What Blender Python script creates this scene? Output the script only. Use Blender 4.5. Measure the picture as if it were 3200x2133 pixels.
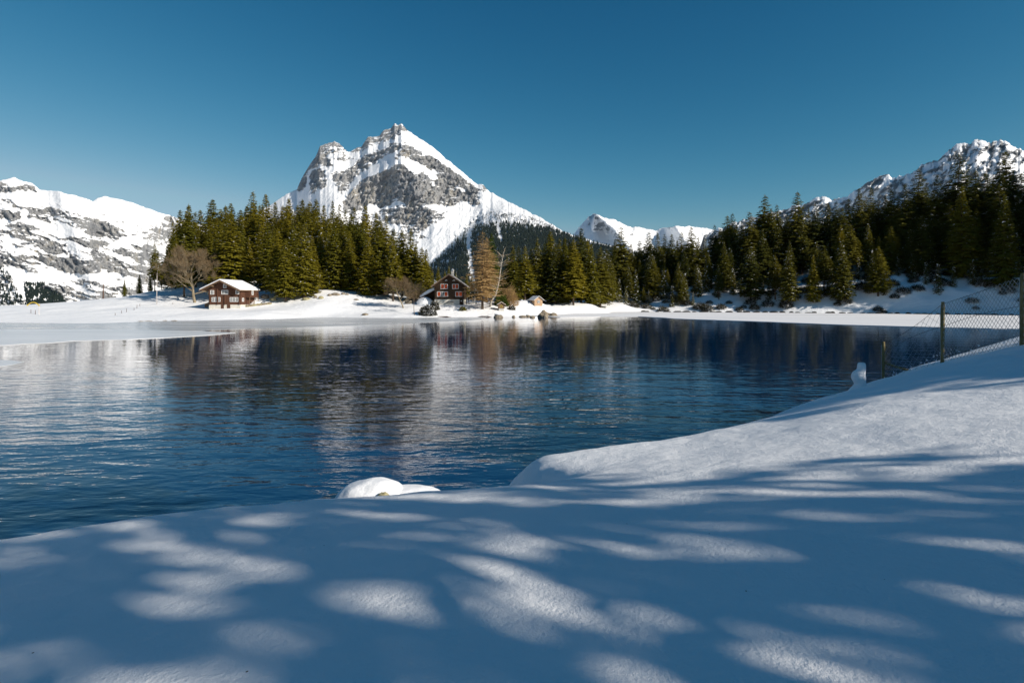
import bpy, math, random
import numpy as np
from mathutils import Vector, Matrix

for o in list(bpy.data.objects):
    bpy.data.objects.remove(o)
sc = bpy.context.scene
col = sc.collection
R = math.radians

# ------------------------------------------------------------------ camera
F, HOR, EYE = 1778.0, 930.0, 4.0            # focal length in photo pixels, horizon row, eye height above the lake
cam_data = bpy.data.cameras.new('camera')
cam_data.sensor_width = 36.0
cam_data.lens = F / 3200 * 36.0
cam_data.shift_y = -(1066.5 - HOR) / 3200
cam_data.clip_start, cam_data.clip_end = 0.1, 60000
cam = bpy.data.objects.new('camera', cam_data)
col.objects.link(cam)
cam.location = (0, 0, EYE)
cam.rotation_euler = (R(90), 0, 0)
sc.camera = cam

# ------------------------------------------------------------------ sun, sky, exposure
SKY = 0.1
SUN_EL, SUN_AZ = 27.0, 60.0                 # azimuth: degrees from straight behind the camera towards the right
sun_dir = Vector((math.sin(R(SUN_AZ)) * math.cos(R(SUN_EL)), -math.cos(R(SUN_AZ)) * math.cos(R(SUN_EL)), math.sin(R(SUN_EL))))
sd = bpy.data.lights.new('sun', 'SUN')
sd.energy, sd.angle, sd.color = 5.0, R(0.53), (1.0, 0.92, 0.815)
sun = bpy.data.objects.new('sun', sd)
col.objects.link(sun)
sun.rotation_euler = sun_dir.to_track_quat('Z', 'Y').to_euler()
sun.location = sun_dir * 200

world = bpy.data.worlds.new('World')
sc.world = world
world.use_nodes = True
wn = world.node_tree
wn.nodes.clear()
sky = wn.nodes.new('ShaderNodeTexSky')
sky.sky_type = 'NISHITA'
sky.sun_disc = False
sky.sun_elevation = R(SUN_EL)
sky.sun_rotation = math.atan2(sun_dir.x, sun_dir.y)
sky.altitude = 1400
sky.air_density, sky.dust_density, sky.ozone_density = 1.0, 0.3, 2.0
# cool, saturated grade of the clear winter sky: one power per channel, the same all round
sepc = wn.nodes.new('ShaderNodeSeparateColor'); comb = wn.nodes.new('ShaderNodeCombineColor')
wn.links.new(sky.outputs[0], sepc.inputs[0])
grade = []
for ch, (gain, power) in enumerate([(19.0 * 0.06 ** 2.7, 2.7), (1.74 * 0.06 ** 1.3, 1.3), (1.05 * 0.06, 1.0)]):
    pw = wn.nodes.new('ShaderNodeMath'); pw.operation = 'POWER'; pw.inputs[1].default_value = power
    ml = wn.nodes.new('ShaderNodeMath'); ml.operation = 'MULTIPLY'; ml.inputs[1].default_value = gain / SKY
    wn.links.new(sepc.outputs[ch], pw.inputs[0]); wn.links.new(pw.outputs[0], ml.inputs[0])
    grade.append(ml.outputs[0])
for ch, (src, cap) in enumerate([(1, 0.60), (2, 0.82)]):      # cold air: red never above green, green never above blue
    cp_ = wn.nodes.new('ShaderNodeMath'); cp_.operation = 'MULTIPLY'; cp_.inputs[1].default_value = cap
    mn = wn.nodes.new('ShaderNodeMath'); mn.operation = 'MINIMUM'
    wn.links.new(grade[src], cp_.inputs[0]); wn.links.new(cp_.outputs[0], mn.inputs[0]); wn.links.new(grade[ch], mn.inputs[1])
    wn.links.new(mn.outputs[0], comb.inputs[ch])
wn.links.new(grade[2], comb.inputs[2])
bg = wn.nodes.new('ShaderNodeBackground'); bg.inputs[1].default_value = SKY
wo = wn.nodes.new('ShaderNodeOutputWorld')
wn.links.new(comb.outputs[0], bg.inputs[0]); wn.links.new(bg.outputs[0], wo.inputs[0])
vs = sc.view_settings
vs.view_transform, vs.look, vs.gamma, vs.exposure = 'Standard', 'None', 1.0, 0.3
vs.use_curve_mapping = False
sc.cycles.max_bounces = 6
sc.cycles.diffuse_bounces = 3
sc.cycles.transparent_max_bounces = 8

# ------------------------------------------------------------------ helpers
def at(px, py, D):
    return Vector(((px - 1600) / F * D, D, EYE - (py - HOR) / F * D))
def wat(px, py, z=0.0):
    D = (EYE - z) * F / (py - HOR)
    return ((px - 1600) / F * D, D)

def hash01(ix, iy, seed):
    h = (ix.astype(np.int64) * 374761393 + iy.astype(np.int64) * 668265263 + seed * 974711) & 0x7fffffff
    h = ((h ^ (h >> 13)) * 1274126177) & 0x7fffffff
    h = ((h ^ (h >> 16)) * 69069 + 12345) & 0x7fffffff
    return (h & 0xffffff) / float(0xffffff)
def vnoise(x, y, seed=0):
    """gradient noise, about -1..1"""
    x0, y0 = np.floor(x), np.floor(y)
    fx, fy = x - x0, y - y0
    ux, uy = fx * fx * fx * (fx * (fx * 6 - 15) + 10), fy * fy * fy * (fy * (fy * 6 - 15) + 10)
    out = 0
    for dx in (0, 1):
        for dy in (0, 1):
            a = hash01(x0 + dx, y0 + dy, seed) * 2 * np.pi
            g = np.cos(a) * (fx - dx) + np.sin(a) * (fy - dy)
            out = out + g * (ux if dx else 1 - ux) * (uy if dy else 1 - uy)
    return out * 1.5
def fbm(x, y, oct=5, seed=0, gain=0.5, lac=2.03):
    s, a, n = 0, 1.0, 0
    for i in range(oct):
        s = s + a * vnoise(x, y, seed + i * 17); n += a
        x, y, a = x * lac + 3.1, y * lac + 1.7, a * gain
    return s / n
def ridged(x, y, oct=5, seed=0, gain=0.55, lac=2.1):
    s, a, n = 0, 1.0, 0
    for i in range(oct):
        s = s + a * (1 - np.abs(vnoise(x, y, seed + i * 17)) * 1.6); n += a
        x, y, a = x * lac + 5.2, y * lac + 1.3, a * gain
    return s / n
def sstep(a, b, x):
    t = np.clip((x - a) / (b - a), 0, 1)
    return t * t * (3 - 2 * t)
def seg_dist(P, poly, closed=True):
    """distance of points P (n,2) to a polyline"""
    poly = np.asarray(poly, float)
    d = np.full(len(P), 1e18)
    n = len(poly)
    for i in range(n if closed else n - 1):
        a, b = poly[i], poly[(i + 1) % n]
        ab = b - a
        t = np.clip(((P - a) @ ab) / max(ab @ ab, 1e-9), 0, 1)
        q = P - (a + t[:, None] * ab)
        d = np.minimum(d, (q * q).sum(1))
    return np.sqrt(d)
def inside(P, poly):
    poly = np.asarray(poly, float)
    c = np.zeros(len(P), bool)
    n = len(poly)
    for i in range(n):
        (x1, y1), (x2, y2) = poly[i], poly[(i + 1) % n]
        if y1 == y2:
            continue
        k = ((y1 > P[:, 1]) != (y2 > P[:, 1])) & (P[:, 0] < (x2 - x1) * (P[:, 1] - y1) / (y2 - y1) + x1)
        c ^= k
    return c
def sdist(P, poly):
    d = seg_dist(P, poly)
    return np.where(inside(P, poly), -d, d)
class TPS:
    def __init__(s, pts, lam=0.0):
        p = np.array(pts, float)
        s.c, v = p[:, :2], p[:, 2]
        n = len(p)
        s.sc = np.abs(s.c).max()
        s.c = s.c / s.sc
        K = s.phi(np.linalg.norm(s.c[:, None] - s.c[None], axis=2)) + lam * np.eye(n)
        Pm = np.c_[np.ones(n), s.c]
        A = np.zeros((n + 3, n + 3))
        A[:n, :n], A[:n, n:], A[n:, :n] = K, Pm, Pm.T
        s.w = np.linalg.solve(A, np.r_[v, 0, 0, 0])
    def phi(s, r):
        return r * r * np.log(r + 1e-9)
    def __call__(s, x, y):
        sh = np.shape(x)
        q = np.c_[np.ravel(x), np.ravel(y)] / s.sc
        out = np.empty(len(q))
        for i in range(0, len(q), 40000):
            k = q[i:i + 40000]
            r = np.linalg.norm(k[:, None] - s.c[None], axis=2)
            out[i:i + 40000] = s.phi(r) @ s.w[:-3] + s.w[-3] + k @ s.w[-2:]
        return out.reshape(sh)

def mesh_from(name, V, Fc, mat=None, smooth=False):
    me = bpy.data.meshes.new(name)
    if isinstance(Fc, np.ndarray):
        k = Fc.shape[1]
        V = np.asarray(V, np.float32)
        me.vertices.add(len(V)); me.vertices.foreach_set('co', V.ravel())
        me.loops.add(Fc.size); me.loops.foreach_set('vertex_index', Fc.ravel().astype(np.int32))
        me.polygons.add(len(Fc)); me.polygons.foreach_set('loop_start', np.arange(0, Fc.size, k, dtype=np.int32))
        me.update(calc_edges=True)
    else:
        me.from_pydata([tuple(v) for v in V], [], Fc)
        me.update()
    if mat:
        me.materials.append(mat)
    if smooth:
        me.polygons.foreach_set('use_smooth', np.ones(len(me.polygons), bool))
    return me
def obj(name, me, parent=None, loc=None):
    o = bpy.data.objects.new(name, me)
    col.objects.link(o)
    if parent is not None:
        o.parent = parent
    if loc is not None:
        o.location = loc
    return o
def tag(o, label=None, cat=None, group=None, kind=None):
    if label: o['label'] = label
    if cat: o['category'] = cat
    if group: o['group'] = group
    if kind: o['kind'] = kind
    return o
def empty(name, loc, rz=0.0):
    o = bpy.data.objects.new(name, None)
    col.objects.link(o)
    o.location = loc
    o.rotation_euler = (0, 0, rz)
    return o
def grid_faces(nr, nc):
    i = np.arange(nr * nc).reshape(nr, nc)
    return np.stack([i[:-1, :-1], i[:-1, 1:], i[1:, 1:], i[1:, :-1]], -1).reshape(-1, 4)

class MB:
    """collects boxes, tubes, prisms into one mesh"""
    def __init__(s):
        s.v, s.f = [], []
    def add(s, V, Fc):
        n = len(s.v)
        s.v += [tuple(v) for v in V]
        s.f += [tuple(i + n for i in f) for f in Fc]
        return s
    def box(s, x0, x1, y0, y1, z0, z1):
        V = [(x, y, z) for z in (z0, z1) for y in (y0, y1) for x in (x0, x1)]
        return s.add(V, [(0, 2, 3, 1), (4, 5, 7, 6), (0, 1, 5, 4), (1, 3, 7, 5), (3, 2, 6, 7), (2, 0, 4, 6)])
    def prism(s, poly, y0, y1):
        """polygon in (x,z) extruded along y"""
        n = len(poly)
        V = [(x, y0, z) for x, z in poly] + [(x, y1, z) for x, z in poly]
        return s.add(V, [tuple(range(n)), tuple(range(2 * n - 1, n - 1, -1))] + [(i, i + n, (i + 1) % n + n, (i + 1) % n) for i in range(n)])
    def tube(s, pts, rad, sides=6, cap=True):
        pts = [Vector(p) for p in pts]
        n = len(pts)
        if not hasattr(rad, '__len__'):
            rad = [rad] * n
        V = []
        for i, p in enumerate(pts):
            d = (pts[min(i + 1, n - 1)] - pts[max(i - 1, 0)]).normalized()
            a = d.cross(Vector((0.31, 0.95, 0.12)) if abs(d.z) > 0.8 else Vector((0, 0, 1))).normalized()
            b = d.cross(a)
            for k in range(sides):
                t = 2 * math.pi * k / sides
                V.append(p + (a * math.cos(t) + b * math.sin(t)) * rad[i])
        Fc = [(i * sides + k, i * sides + (k + 1) % sides, (i + 1) * sides + (k + 1) % sides, (i + 1) * sides + k)
              for i in range(n - 1) for k in range(sides)]
        if cap:
            Fc += [tuple(range(sides - 1, -1, -1)), tuple((n - 1) * sides + k for k in range(sides))]
        return s.add(V, Fc)
    def build(s, name, mat, parent=None, smooth=False, loc=None):
        return obj(name, mesh_from(name, s.v, s.f, mat, smooth), parent, loc)

# ------------------------------------------------------------------ materials
def material(name, base=(0.5, 0.5, 0.5), rough=0.8, spec=0.3, build=None):
    m = bpy.data.materials.new(name)
    m.use_nodes = True
    nt = m.node_tree
    b = nt.nodes['Principled BSDF']
    b.inputs['Base Color'].default_value = (*base, 1)
    b.inputs['Roughness'].default_value = rough
    b.inputs['Specular IOR Level'].default_value = spec
    if build:
        build(nt, b)
    return m
def N(nt, t, **k):
    n = nt.nodes.new(t)
    for a, v in k.items():
        if a.startswith('i_'):
            n.inputs[a[2:].replace('_', ' ')].default_value = v
        else:
            setattr(n, a, v)
    return n
def coords(nt, kind='Object', scale=(1, 1, 1), rot=(0, 0, 0)):
    if kind == 'Position':
        src = N(nt, 'ShaderNodeNewGeometry').outputs['Position']
    else:
        src = N(nt, 'ShaderNodeTexCoord').outputs[kind]
    mp = N(nt, 'ShaderNodeMapping')
    mp.inputs['Scale'].default_value = scale
    mp.inputs['Rotation'].default_value = rot
    nt.links.new(src, mp.inputs[0])
    return mp.outputs[0]
def noise(nt, vec, scale, detail=4, rough=0.55, dist=0.0):
    n = N(nt, 'ShaderNodeTexNoise')
    n.inputs['Scale'].default_value = scale
    n.inputs['Detail'].default_value = detail
    n.inputs['Roughness'].default_value = rough
    n.inputs['Distortion'].default_value = dist
    nt.links.new(vec, n.inputs['Vector'])
    return n.outputs[0]
def ramp(nt, fac, stops):
    r = N(nt, 'ShaderNodeValToRGB')
    while len(r.color_ramp.elements) < len(stops):
        r.color_ramp.elements.new(0.5)
    for e, (p, c) in zip(r.color_ramp.elements, stops):
        e.position = p
        e.color = (*c, 1) if hasattr(c, '__len__') else (c, c, c, 1)
    nt.links.new(fac, r.inputs[0])
    return r.outputs[0]
def mix(nt, fac, a, b, blend='MIX'):
    m = N(nt, 'ShaderNodeMix', data_type='RGBA', blend_type=blend)
    for i, v in ((0, fac), (6, a), (7, b)):
        if hasattr(v, 'is_linked'):
            nt.links.new(v, m.inputs[i])
        else:
            m.inputs[i].default_value = v if not hasattr(v, '__len__') else (*v, 1)[:4]
    return m.outputs[2]
def math_n(nt, op, a, b=None, c=None):
    m = N(nt, 'ShaderNodeMath', operation=op)
    for i, v in enumerate((a, b, c)):
        if v is None:
            continue
        if hasattr(v, 'is_linked'):
            nt.links.new(v, m.inputs[i])
        else:
            m.inputs[i].default_value = v
    return m.outputs[0]
def bump(nt, b, h, strength, dist):
    n = N(nt, 'ShaderNodeBump')
    n.inputs['Strength'].default_value = strength
    n.inputs['Distance'].default_value = dist
    nt.links.new(h, n.inputs['Height'])
    nt.links.new(n.outputs[0], b.inputs['Normal'])
    return n

SNOW = (0.86, 0.865, 0.875)
def b_snow_near(nt, b):
    p = coords(nt, 'Position')
    h = math_n(nt, 'ADD', math_n(nt, 'MULTIPLY', noise(nt, p, 3.0, 5, 0.6), 0.5), math_n(nt, 'MULTIPLY', noise(nt, p, 45, 4, 0.65), 0.10))
    h = math_n(nt, 'ADD', h, math_n(nt, 'MULTIPLY', noise(nt, p, 190, 2, 0.6), 0.03))
    bump(nt, b, h, 0.8, 0.10)
    # scattered needles and bits of bark, a few millimetres each
    v = N(nt, 'ShaderNodeTexVoronoi'); v.inputs['Scale'].default_value = 7.5
    nt.links.new(p, v.inputs['Vector'])
    spot = math_n(nt, 'LESS_THAN', v.outputs['Distance'], 0.045)
    keep = math_n(nt, 'GREATER_THAN', N_sep(nt, v.outputs['Color']), 0.86)
    c = mix(nt, math_n(nt, 'MULTIPLY', spot, keep), SNOW, (0.12, 0.09, 0.06))
    nt.links.new(c, b.inputs['Base Color'])
    # glints: single crystals that lie flat to the light
    w = N(nt, 'ShaderNodeTexVoronoi'); w.inputs['Scale'].default_value = 70
    nt.links.new(p, w.inputs['Vector'])
    g = math_n(nt, 'MULTIPLY', math_n(nt, 'LESS_THAN', w.outputs['Distance'], 0.22), math_n(nt, 'GREATER_THAN', N_sep(nt, w.outputs['Color']), 0.985))
    rg = math_n(nt, 'SUBTRACT', 0.62, math_n(nt, 'MULTIPLY', g, 0.45))
    nt.links.new(rg, b.inputs['Roughness'])
def N_sep(nt, c):
    s = N(nt, 'ShaderNodeSeparateColor')
    nt.links.new(c, s.inputs[0])
    return s.outputs[0]
M_snow_near = material('near_snow', SNOW, 0.6, 0.35, b_snow_near)
def b_snow_far(nt, b):
    p = coords(nt, 'Position')
    h = math_n(nt, 'ADD', noise(nt, p, 0.18, 5, 0.6), math_n(nt, 'MULTIPLY', noise(nt, p, 1.1, 4, 0.6), 0.22))
    bump(nt, b, h, 0.5, 0.8)
M_snow = material('ground_snow', SNOW, 0.65, 0.3, b_snow_far)
M_snow_plain = material('snow_patch', (0.84, 0.85, 0.87), 0.7, 0.2)

def b_ice_snow(nt, b):
    p = coords(nt, 'Position', (0.02, 0.16, 1))
    n1 = noise(nt, p, 1.0, 6, 0.6)
    c = ramp(nt, n1, [(0.3, (0.66, 0.67, 0.68)), (0.5, (0.80, 0.80, 0.81)), (0.7, (0.86, 0.86, 0.87))])
    nt.links.new(c, b.inputs['Base Color'])
M_ice_snow = material('snow_covered_ice', (0.82, 0.82, 0.83), 0.6, 0.3, b_ice_snow)
def b_thin_ice(nt, b):
    p = coords(nt, 'Position', (0.035, 0.22, 1))
    n1 = noise(nt, p, 1.0, 6, 0.6, 0.6)
    c = ramp(nt, n1, [(0.3, (0.30, 0.33, 0.36)), (0.55, (0.50, 0.52, 0.54)), (0.75, (0.66, 0.67, 0.68))])
    nt.links.new(c, b.inputs['Base Color'])
    r = ramp(nt, n1, [(0.3, 0.12), (0.7, 0.4)])
    nt.links.new(r, b.inputs['Roughness'])
M_thin_ice = material('thin_wet_ice', (0.5, 0.52, 0.54), 0.25, 0.5, b_thin_ice)
def b_grey_ice(nt, b):
    p = coords(nt, 'Position', (0.035, 0.22, 1))
    n1 = noise(nt, p, 1.0, 6, 0.6, 0.4)
    c = ramp(nt, n1, [(0.3, (0.58, 0.60, 0.62)), (0.6, (0.72, 0.73, 0.74))])
    nt.links.new(c, b.inputs['Base Color'])
M_grey_ice = material('grey_lake_ice', (0.6, 0.62, 0.64), 0.35, 0.5, b_grey_ice)

def b_water(nt, b):
    b.inputs['IOR'].default_value = 1.6
    p1 = coords(nt, 'Position', (0.8, 2.2, 1), (0, 0, R(40)))
    p2 = coords(nt, 'Position', (0.8, 1.8, 1), (0, 0, R(-12)))
    p3 = coords(nt, 'Position', (0.9, 1.6, 1), (0, 0, R(20)))
    p4 = coords(nt, 'Position', (0.26, 0.62, 1), (0, 0, R(38)))
    wind = ramp(nt, noise(nt, coords(nt, 'Position', (0.02, 0.04, 1)), 1.0, 2), [(0.35, 0.55), (0.65, 1.15)])
    h = math_n(nt, 'MULTIPLY', noise(nt, p4, 1.0, 2, 0.5, 0.3), 0.078)
    h = math_n(nt, 'ADD', h, math_n(nt, 'MULTIPLY', noise(nt, p1, 1.0, 3, 0.5, 0.4), 0.036))
    h = math_n(nt, 'ADD', h, math_n(nt, 'MULTIPLY', noise(nt, p2, 1.5, 3, 0.5, 0.3), 0.018))
    h = math_n(nt, 'ADD', h, math_n(nt, 'MULTIPLY', noise(nt, p3, 4.0, 2, 0.5, 0.2), 0.0042))
    # the breeze ripples the open water; the lee of the far shore lies calmer
    sy = N(nt, 'ShaderNodeSeparateXYZ'); nt.links.new(coords(nt, 'Position'), sy.inputs[0])
    lee = N(nt, 'ShaderNodeMapRange'); lee.inputs[1].default_value = 12; lee.inputs[2].default_value = 40; lee.inputs[3].default_value = 1.25; lee.inputs[4].default_value = 0.25
    nt.links.new(sy.outputs[1], lee.inputs[0])
    bump(nt, b, math_n(nt, 'MULTIPLY', math_n(nt, 'MULTIPLY', h, wind), lee.outputs[0]), 1.0, 1.0)
M_water = material('lake_water', (0.001, 0.022, 0.072), 0.012, 0.5, b_water)

def b_rocksnow(scale, tan, dust):
    def f(nt, b):
        p = coords(nt, 'Position', (scale,) * 3)
        a = N(nt, 'ShaderNodeAttribute', attribute_name='rock').outputs['Fac']
        geo = N(nt, 'ShaderNodeNewGeometry')
        sep = N(nt, 'ShaderNodeSeparateXYZ'); nt.links.new(geo.outputs['Normal'], sep.inputs[0])
        n1 = noise(nt, p, 9, 7, 0.62)
        n2 = noise(nt, p, 40, 5, 0.6)
        t = math_n(nt, 'ADD', a, math_n(nt, 'MULTIPLY', math_n(nt, 'SUBTRACT', n1, 0.5), 1.0))
        t = math_n(nt, 'ADD', t, math_n(nt, 'MULTIPLY', math_n(nt, 'SUBTRACT', n2, 0.5), 1.0))
        # broken ledges: thin tilted strata that catch snow
        pl = coords(nt, 'Position', (scale * 0.7, scale * 0.7, scale * 5.0), (0, R(14), 0))
        t = math_n(nt, 'SUBTRACT', t, math_n(nt, 'MULTIPLY', ramp(nt, noise(nt, pl, 9, 5, 0.6), [(0.52, 0.0), (0.66, 1.0)]), 0.75))
        # snow holds on ledges that face up
        t = math_n(nt, 'SUBTRACT', t, math_n(nt, 'MULTIPLY', math_n(nt, 'SUBTRACT', sep.outputs[2], 0.55), dust))
        fac = ramp(nt, t, [(0.46, 0), (0.54, 1)])
        ps = coords(nt, 'Position', (scale * 1.6, scale * 1.6, scale * 0.5))
        rc = ramp(nt, noise(nt, ps, 7, 6, 0.62), [(0.28, (0.21, 0.215, 0.225)), (0.44, (0.36, 0.365, 0.37)), (0.58, (0.43, 0.425, 0.41)), (0.72, tan)])
        c = mix(nt, fac, (0.87, 0.875, 0.88), rc)
        nt.links.new(c, b.inputs['Base Color'])
        bump(nt, b, math_n(nt, 'MULTIPLY', math_n(nt, 'ADD', noise(nt, ps, 12, 7, 0.66), math_n(nt, 'MULTIPLY', n2, 0.3)), math_n(nt, 'ADD', math_n(nt, 'MULTIPLY', fac, 0.9), 0.1)), 0.9, 0.13 / scale)
    return f
M_mtn = material('rock_and_snow', (0.5,) * 3, 0.85, 0.1, b_rocksnow(1 / 900, (0.50, 0.44, 0.33), 0.8))
M_mtn_l = material('banded_rock_and_snow', (0.5,) * 3, 0.85, 0.1, b_rocksnow(1 / 700, (0.45, 0.40, 0.31), 0.8))
M_mtn_f = material('far_rock_and_snow', (0.5,) * 3, 0.85, 0.1, b_rocksnow(1 / 1400, (0.34, 0.31, 0.27), 0.4))

def foliage(name, c1, c2, trans=0.3):
    def f(nt, b):
        oi = N(nt, 'ShaderNodeObjectInfo')
        p = coords(nt, 'Object')
        n1 = noise(nt, p, 1.3, 3, 0.6)
        t = math_n(nt, 'ADD', math_n(nt, 'MULTIPLY', oi.outputs['Random'], 0.6), math_n(nt, 'MULTIPLY', n1, 0.5))
        c = ramp(nt, t, [(0.15, c1), (0.85, c2)])
        nt.links.new(c, b.inputs['Base Color'])
        tr = N(nt, 'ShaderNodeBsdfTranslucent'); nt.links.new(c, tr.inputs[0])
        mx = N(nt, 'ShaderNodeMixShader'); mx.inputs[0].default_value = trans
        nt.links.new(b.outputs[0], mx.inputs[1]); nt.links.new(tr.outputs[0], mx.inputs[2])
        nt.links.new(mx.outputs[0], nt.nodes['Material Output'].inputs[0])
    return material(name, c1, 0.75, 0.15, f)
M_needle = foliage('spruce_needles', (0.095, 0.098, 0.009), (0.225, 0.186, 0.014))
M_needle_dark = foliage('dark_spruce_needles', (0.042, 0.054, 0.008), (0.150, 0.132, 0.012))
M_larch = foliage('larch_twigs', (0.32, 0.20, 0.085), (0.46, 0.31, 0.14))
M_twig = foliage('bare_twigs', (0.19, 0.13, 0.07), (0.28, 0.20, 0.11))
M_pine_g = foliage('pine_needles', (0.05, 0.085, 0.010), (0.09, 0.11, 0.015))
M_shrub = foliage('shrub_twigs', (0.035, 0.035, 0.018), (0.07, 0.06, 0.03))
M_farforest = foliage('far_forest_needles', (0.012, 0.020, 0.014), (0.024, 0.032, 0.018))
def b_bark(nt, b):
    p = coords(nt, 'Object', (1, 1, 0.2))
    nt.links.new(ramp(nt, noise(nt, p, 9, 4), [(0.3, (0.05, 0.036, 0.026)), (0.7, (0.15, 0.11, 0.08))]), b.inputs['Base Color'])
M_bark = material('spruce_bark', (0.09, 0.07, 0.05), 0.9, 0.1, b_bark)
def b_greybark(nt, b):
    p = coords(nt, 'Object', (1, 1, 0.3))
    nt.links.new(ramp(nt, noise(nt, p, 5, 4), [(0.3, (0.15, 0.12, 0.08)), (0.7, (0.30, 0.25, 0.17))]), b.inputs['Base Color'])
M_greybark = material('maple_bark', (0.25, 0.2, 0.14), 0.9, 0.1, b_greybark)
def b_birch(nt, b):
    p = coords(nt, 'Object', (1, 1, 3))
    nt.links.new(ramp(nt, noise(nt, p, 3, 5, 0.7), [(0.35, (0.13, 0.11, 0.09)), (0.55, (0.5, 0.46, 0.40)), (0.8, (0.6, 0.57, 0.5))]), b.inputs['Base Color'])
M_birch = material('birch_bark', (0.5, 0.46, 0.4), 0.8, 0.2, b_birch)
def b_stone(nt, b):
    p = coords(nt, 'Position')
    n1 = noise(nt, p, 2.2, 6, 0.65)
    nt.links.new(ramp(nt, n1, [(0.3, (0.10, 0.085, 0.065)), (0.5, (0.24, 0.20, 0.15)), (0.7, (0.36, 0.31, 0.23))]), b.inputs['Base Color'])
    bump(nt, b, noise(nt, p, 5, 6, 0.7), 0.8, 0.2)
M_stone = material('brown_stone', (0.24, 0.2, 0.15), 0.9, 0.15, b_stone)
M_darkstone = material('dark_wet_stone', (0.03, 0.027, 0.024), 0.8, 0.2)
def b_lichen(nt, b):
    p = coords(nt, 'Position')
    nt.links.new(ramp(nt, noise(nt, p, 22, 5, 0.7), [(0.35, (0.10, 0.09, 0.06)), (0.5, (0.34, 0.30, 0.16)), (0.7, (0.46, 0.43, 0.30))]), b.inputs['Base Color'])
    bump(nt, b, noise(nt, p, 40, 5, 0.7), 0.8, 0.03)
M_lichen = material('lichen_rock', (0.3, 0.28, 0.18), 0.9, 0.15, b_lichen)
def wood(name, c1, c2, boards=0.18, vertical=False):
    def f(nt, b):
        p = coords(nt, 'Object', (0.5, 0.5, 6) if not vertical else (6, 6, 0.5))
        n1 = noise(nt, p, 1.5, 5, 0.6)
        base = ramp(nt, n1, [(0.3, c1), (0.7, c2)])
        sep = N(nt, 'ShaderNodeSeparateXYZ'); nt.links.new(N(nt, 'ShaderNodeTexCoord').outputs['Object'], sep.inputs[0])
        saw = math_n(nt, 'FRACT', math_n(nt, 'DIVIDE', sep.outputs[2], boards))
        groove = ramp(nt, saw, [(0.0, 0.0), (0.1, 1.0), (0.9, 1.0), (1.0, 0.0)])
        bump(nt, b, groove, 0.6, 0.03)
        nt.links.new(base, b.inputs['Base Color'])
    return material(name, c1, 0.85, 0.15, f)
M_brown = wood('red_brown_timber', (0.062, 0.030, 0.019), (0.115, 0.054, 0.032))
M_dark = wood('dark_weathered_timber', (0.034, 0.022, 0.014), (0.075, 0.046, 0.028))
M_tan = wood('raw_tan_timber', (0.34, 0.22, 0.13), (0.46, 0.32, 0.21))
M_oldwood = wood('grey_brown_timber', (0.13, 0.085, 0.05), (0.24, 0.16, 0.10))
M_eave = material('eave_board', (0.16, 0.10, 0.06), 0.85, 0.1)
M_greyroof = wood('frosted_grey_shingle', (0.28, 0.26, 0.25), (0.45, 0.43, 0.42))
M_white = material('white_paint', (0.78, 0.77, 0.74), 0.6, 0.3)
M_red = material('red_shutter_paint', (0.46, 0.075, 0.022), 0.6, 0.3)
M_glass = material('dark_window_glass', (0.02, 0.03, 0.035), 0.05, 0.5)
def b_plaster(nt, b):
    nt.links.new(ramp(nt, noise(nt, coords(nt, 'Object'), 1.6, 5), [(0.3, (0.50, 0.47, 0.40)), (0.7, (0.68, 0.65, 0.58))]), b.inputs['Base Color'])
M_plaster = material('pale_plaster', (0.6, 0.57, 0.5), 0.85, 0.1, b_plaster)
def b_post(nt, b):
    p = coords(nt, 'Object', (1, 1, 0.15))
    n1 = noise(nt, p, 28, 4, 0.6)
    nt.links.new(ramp(nt, n1, [(0.3, (0.10, 0.075, 0.035)), (0.55, (0.24, 0.19, 0.085)), (0.75, (0.34, 0.28, 0.15))]), b.inputs['Base Color'])
    bump(nt, b, n1, 0.5, 0.02)
M_post = material('weathered_fence_wood', (0.22, 0.17, 0.08), 0.85, 0.15, b_post)
M_wire = material('galvanised_wire', (0.34, 0.35, 0.34), 0.5, 0.4)
M_wiredark = material('dark_tension_wire', (0.03, 0.03, 0.03), 0.5, 0.3)
M_yellow = material('yellow_paint', (0.6, 0.42, 0.06), 0.6, 0.3)
M_polewhite = material('pale_pole', (0.55, 0.50, 0.46), 0.6, 0.3)
M_stake = material('stake_wood', (0.10, 0.06, 0.045), 0.8, 0.2)
M_concrete = material('pale_concrete', (0.5, 0.48, 0.44), 0.85, 0.1)

# ------------------------------------------------------------------ ground under everything, and the lake
V = [(-20000, -8000, -70), (20000, -8000, -70), (20000, 30000, -70), (-20000, 30000, -70)]
tag(obj('valley_ground', mesh_from('valley_ground', V, [(0, 1, 2, 3)], M_snow)), kind='structure')

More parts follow.
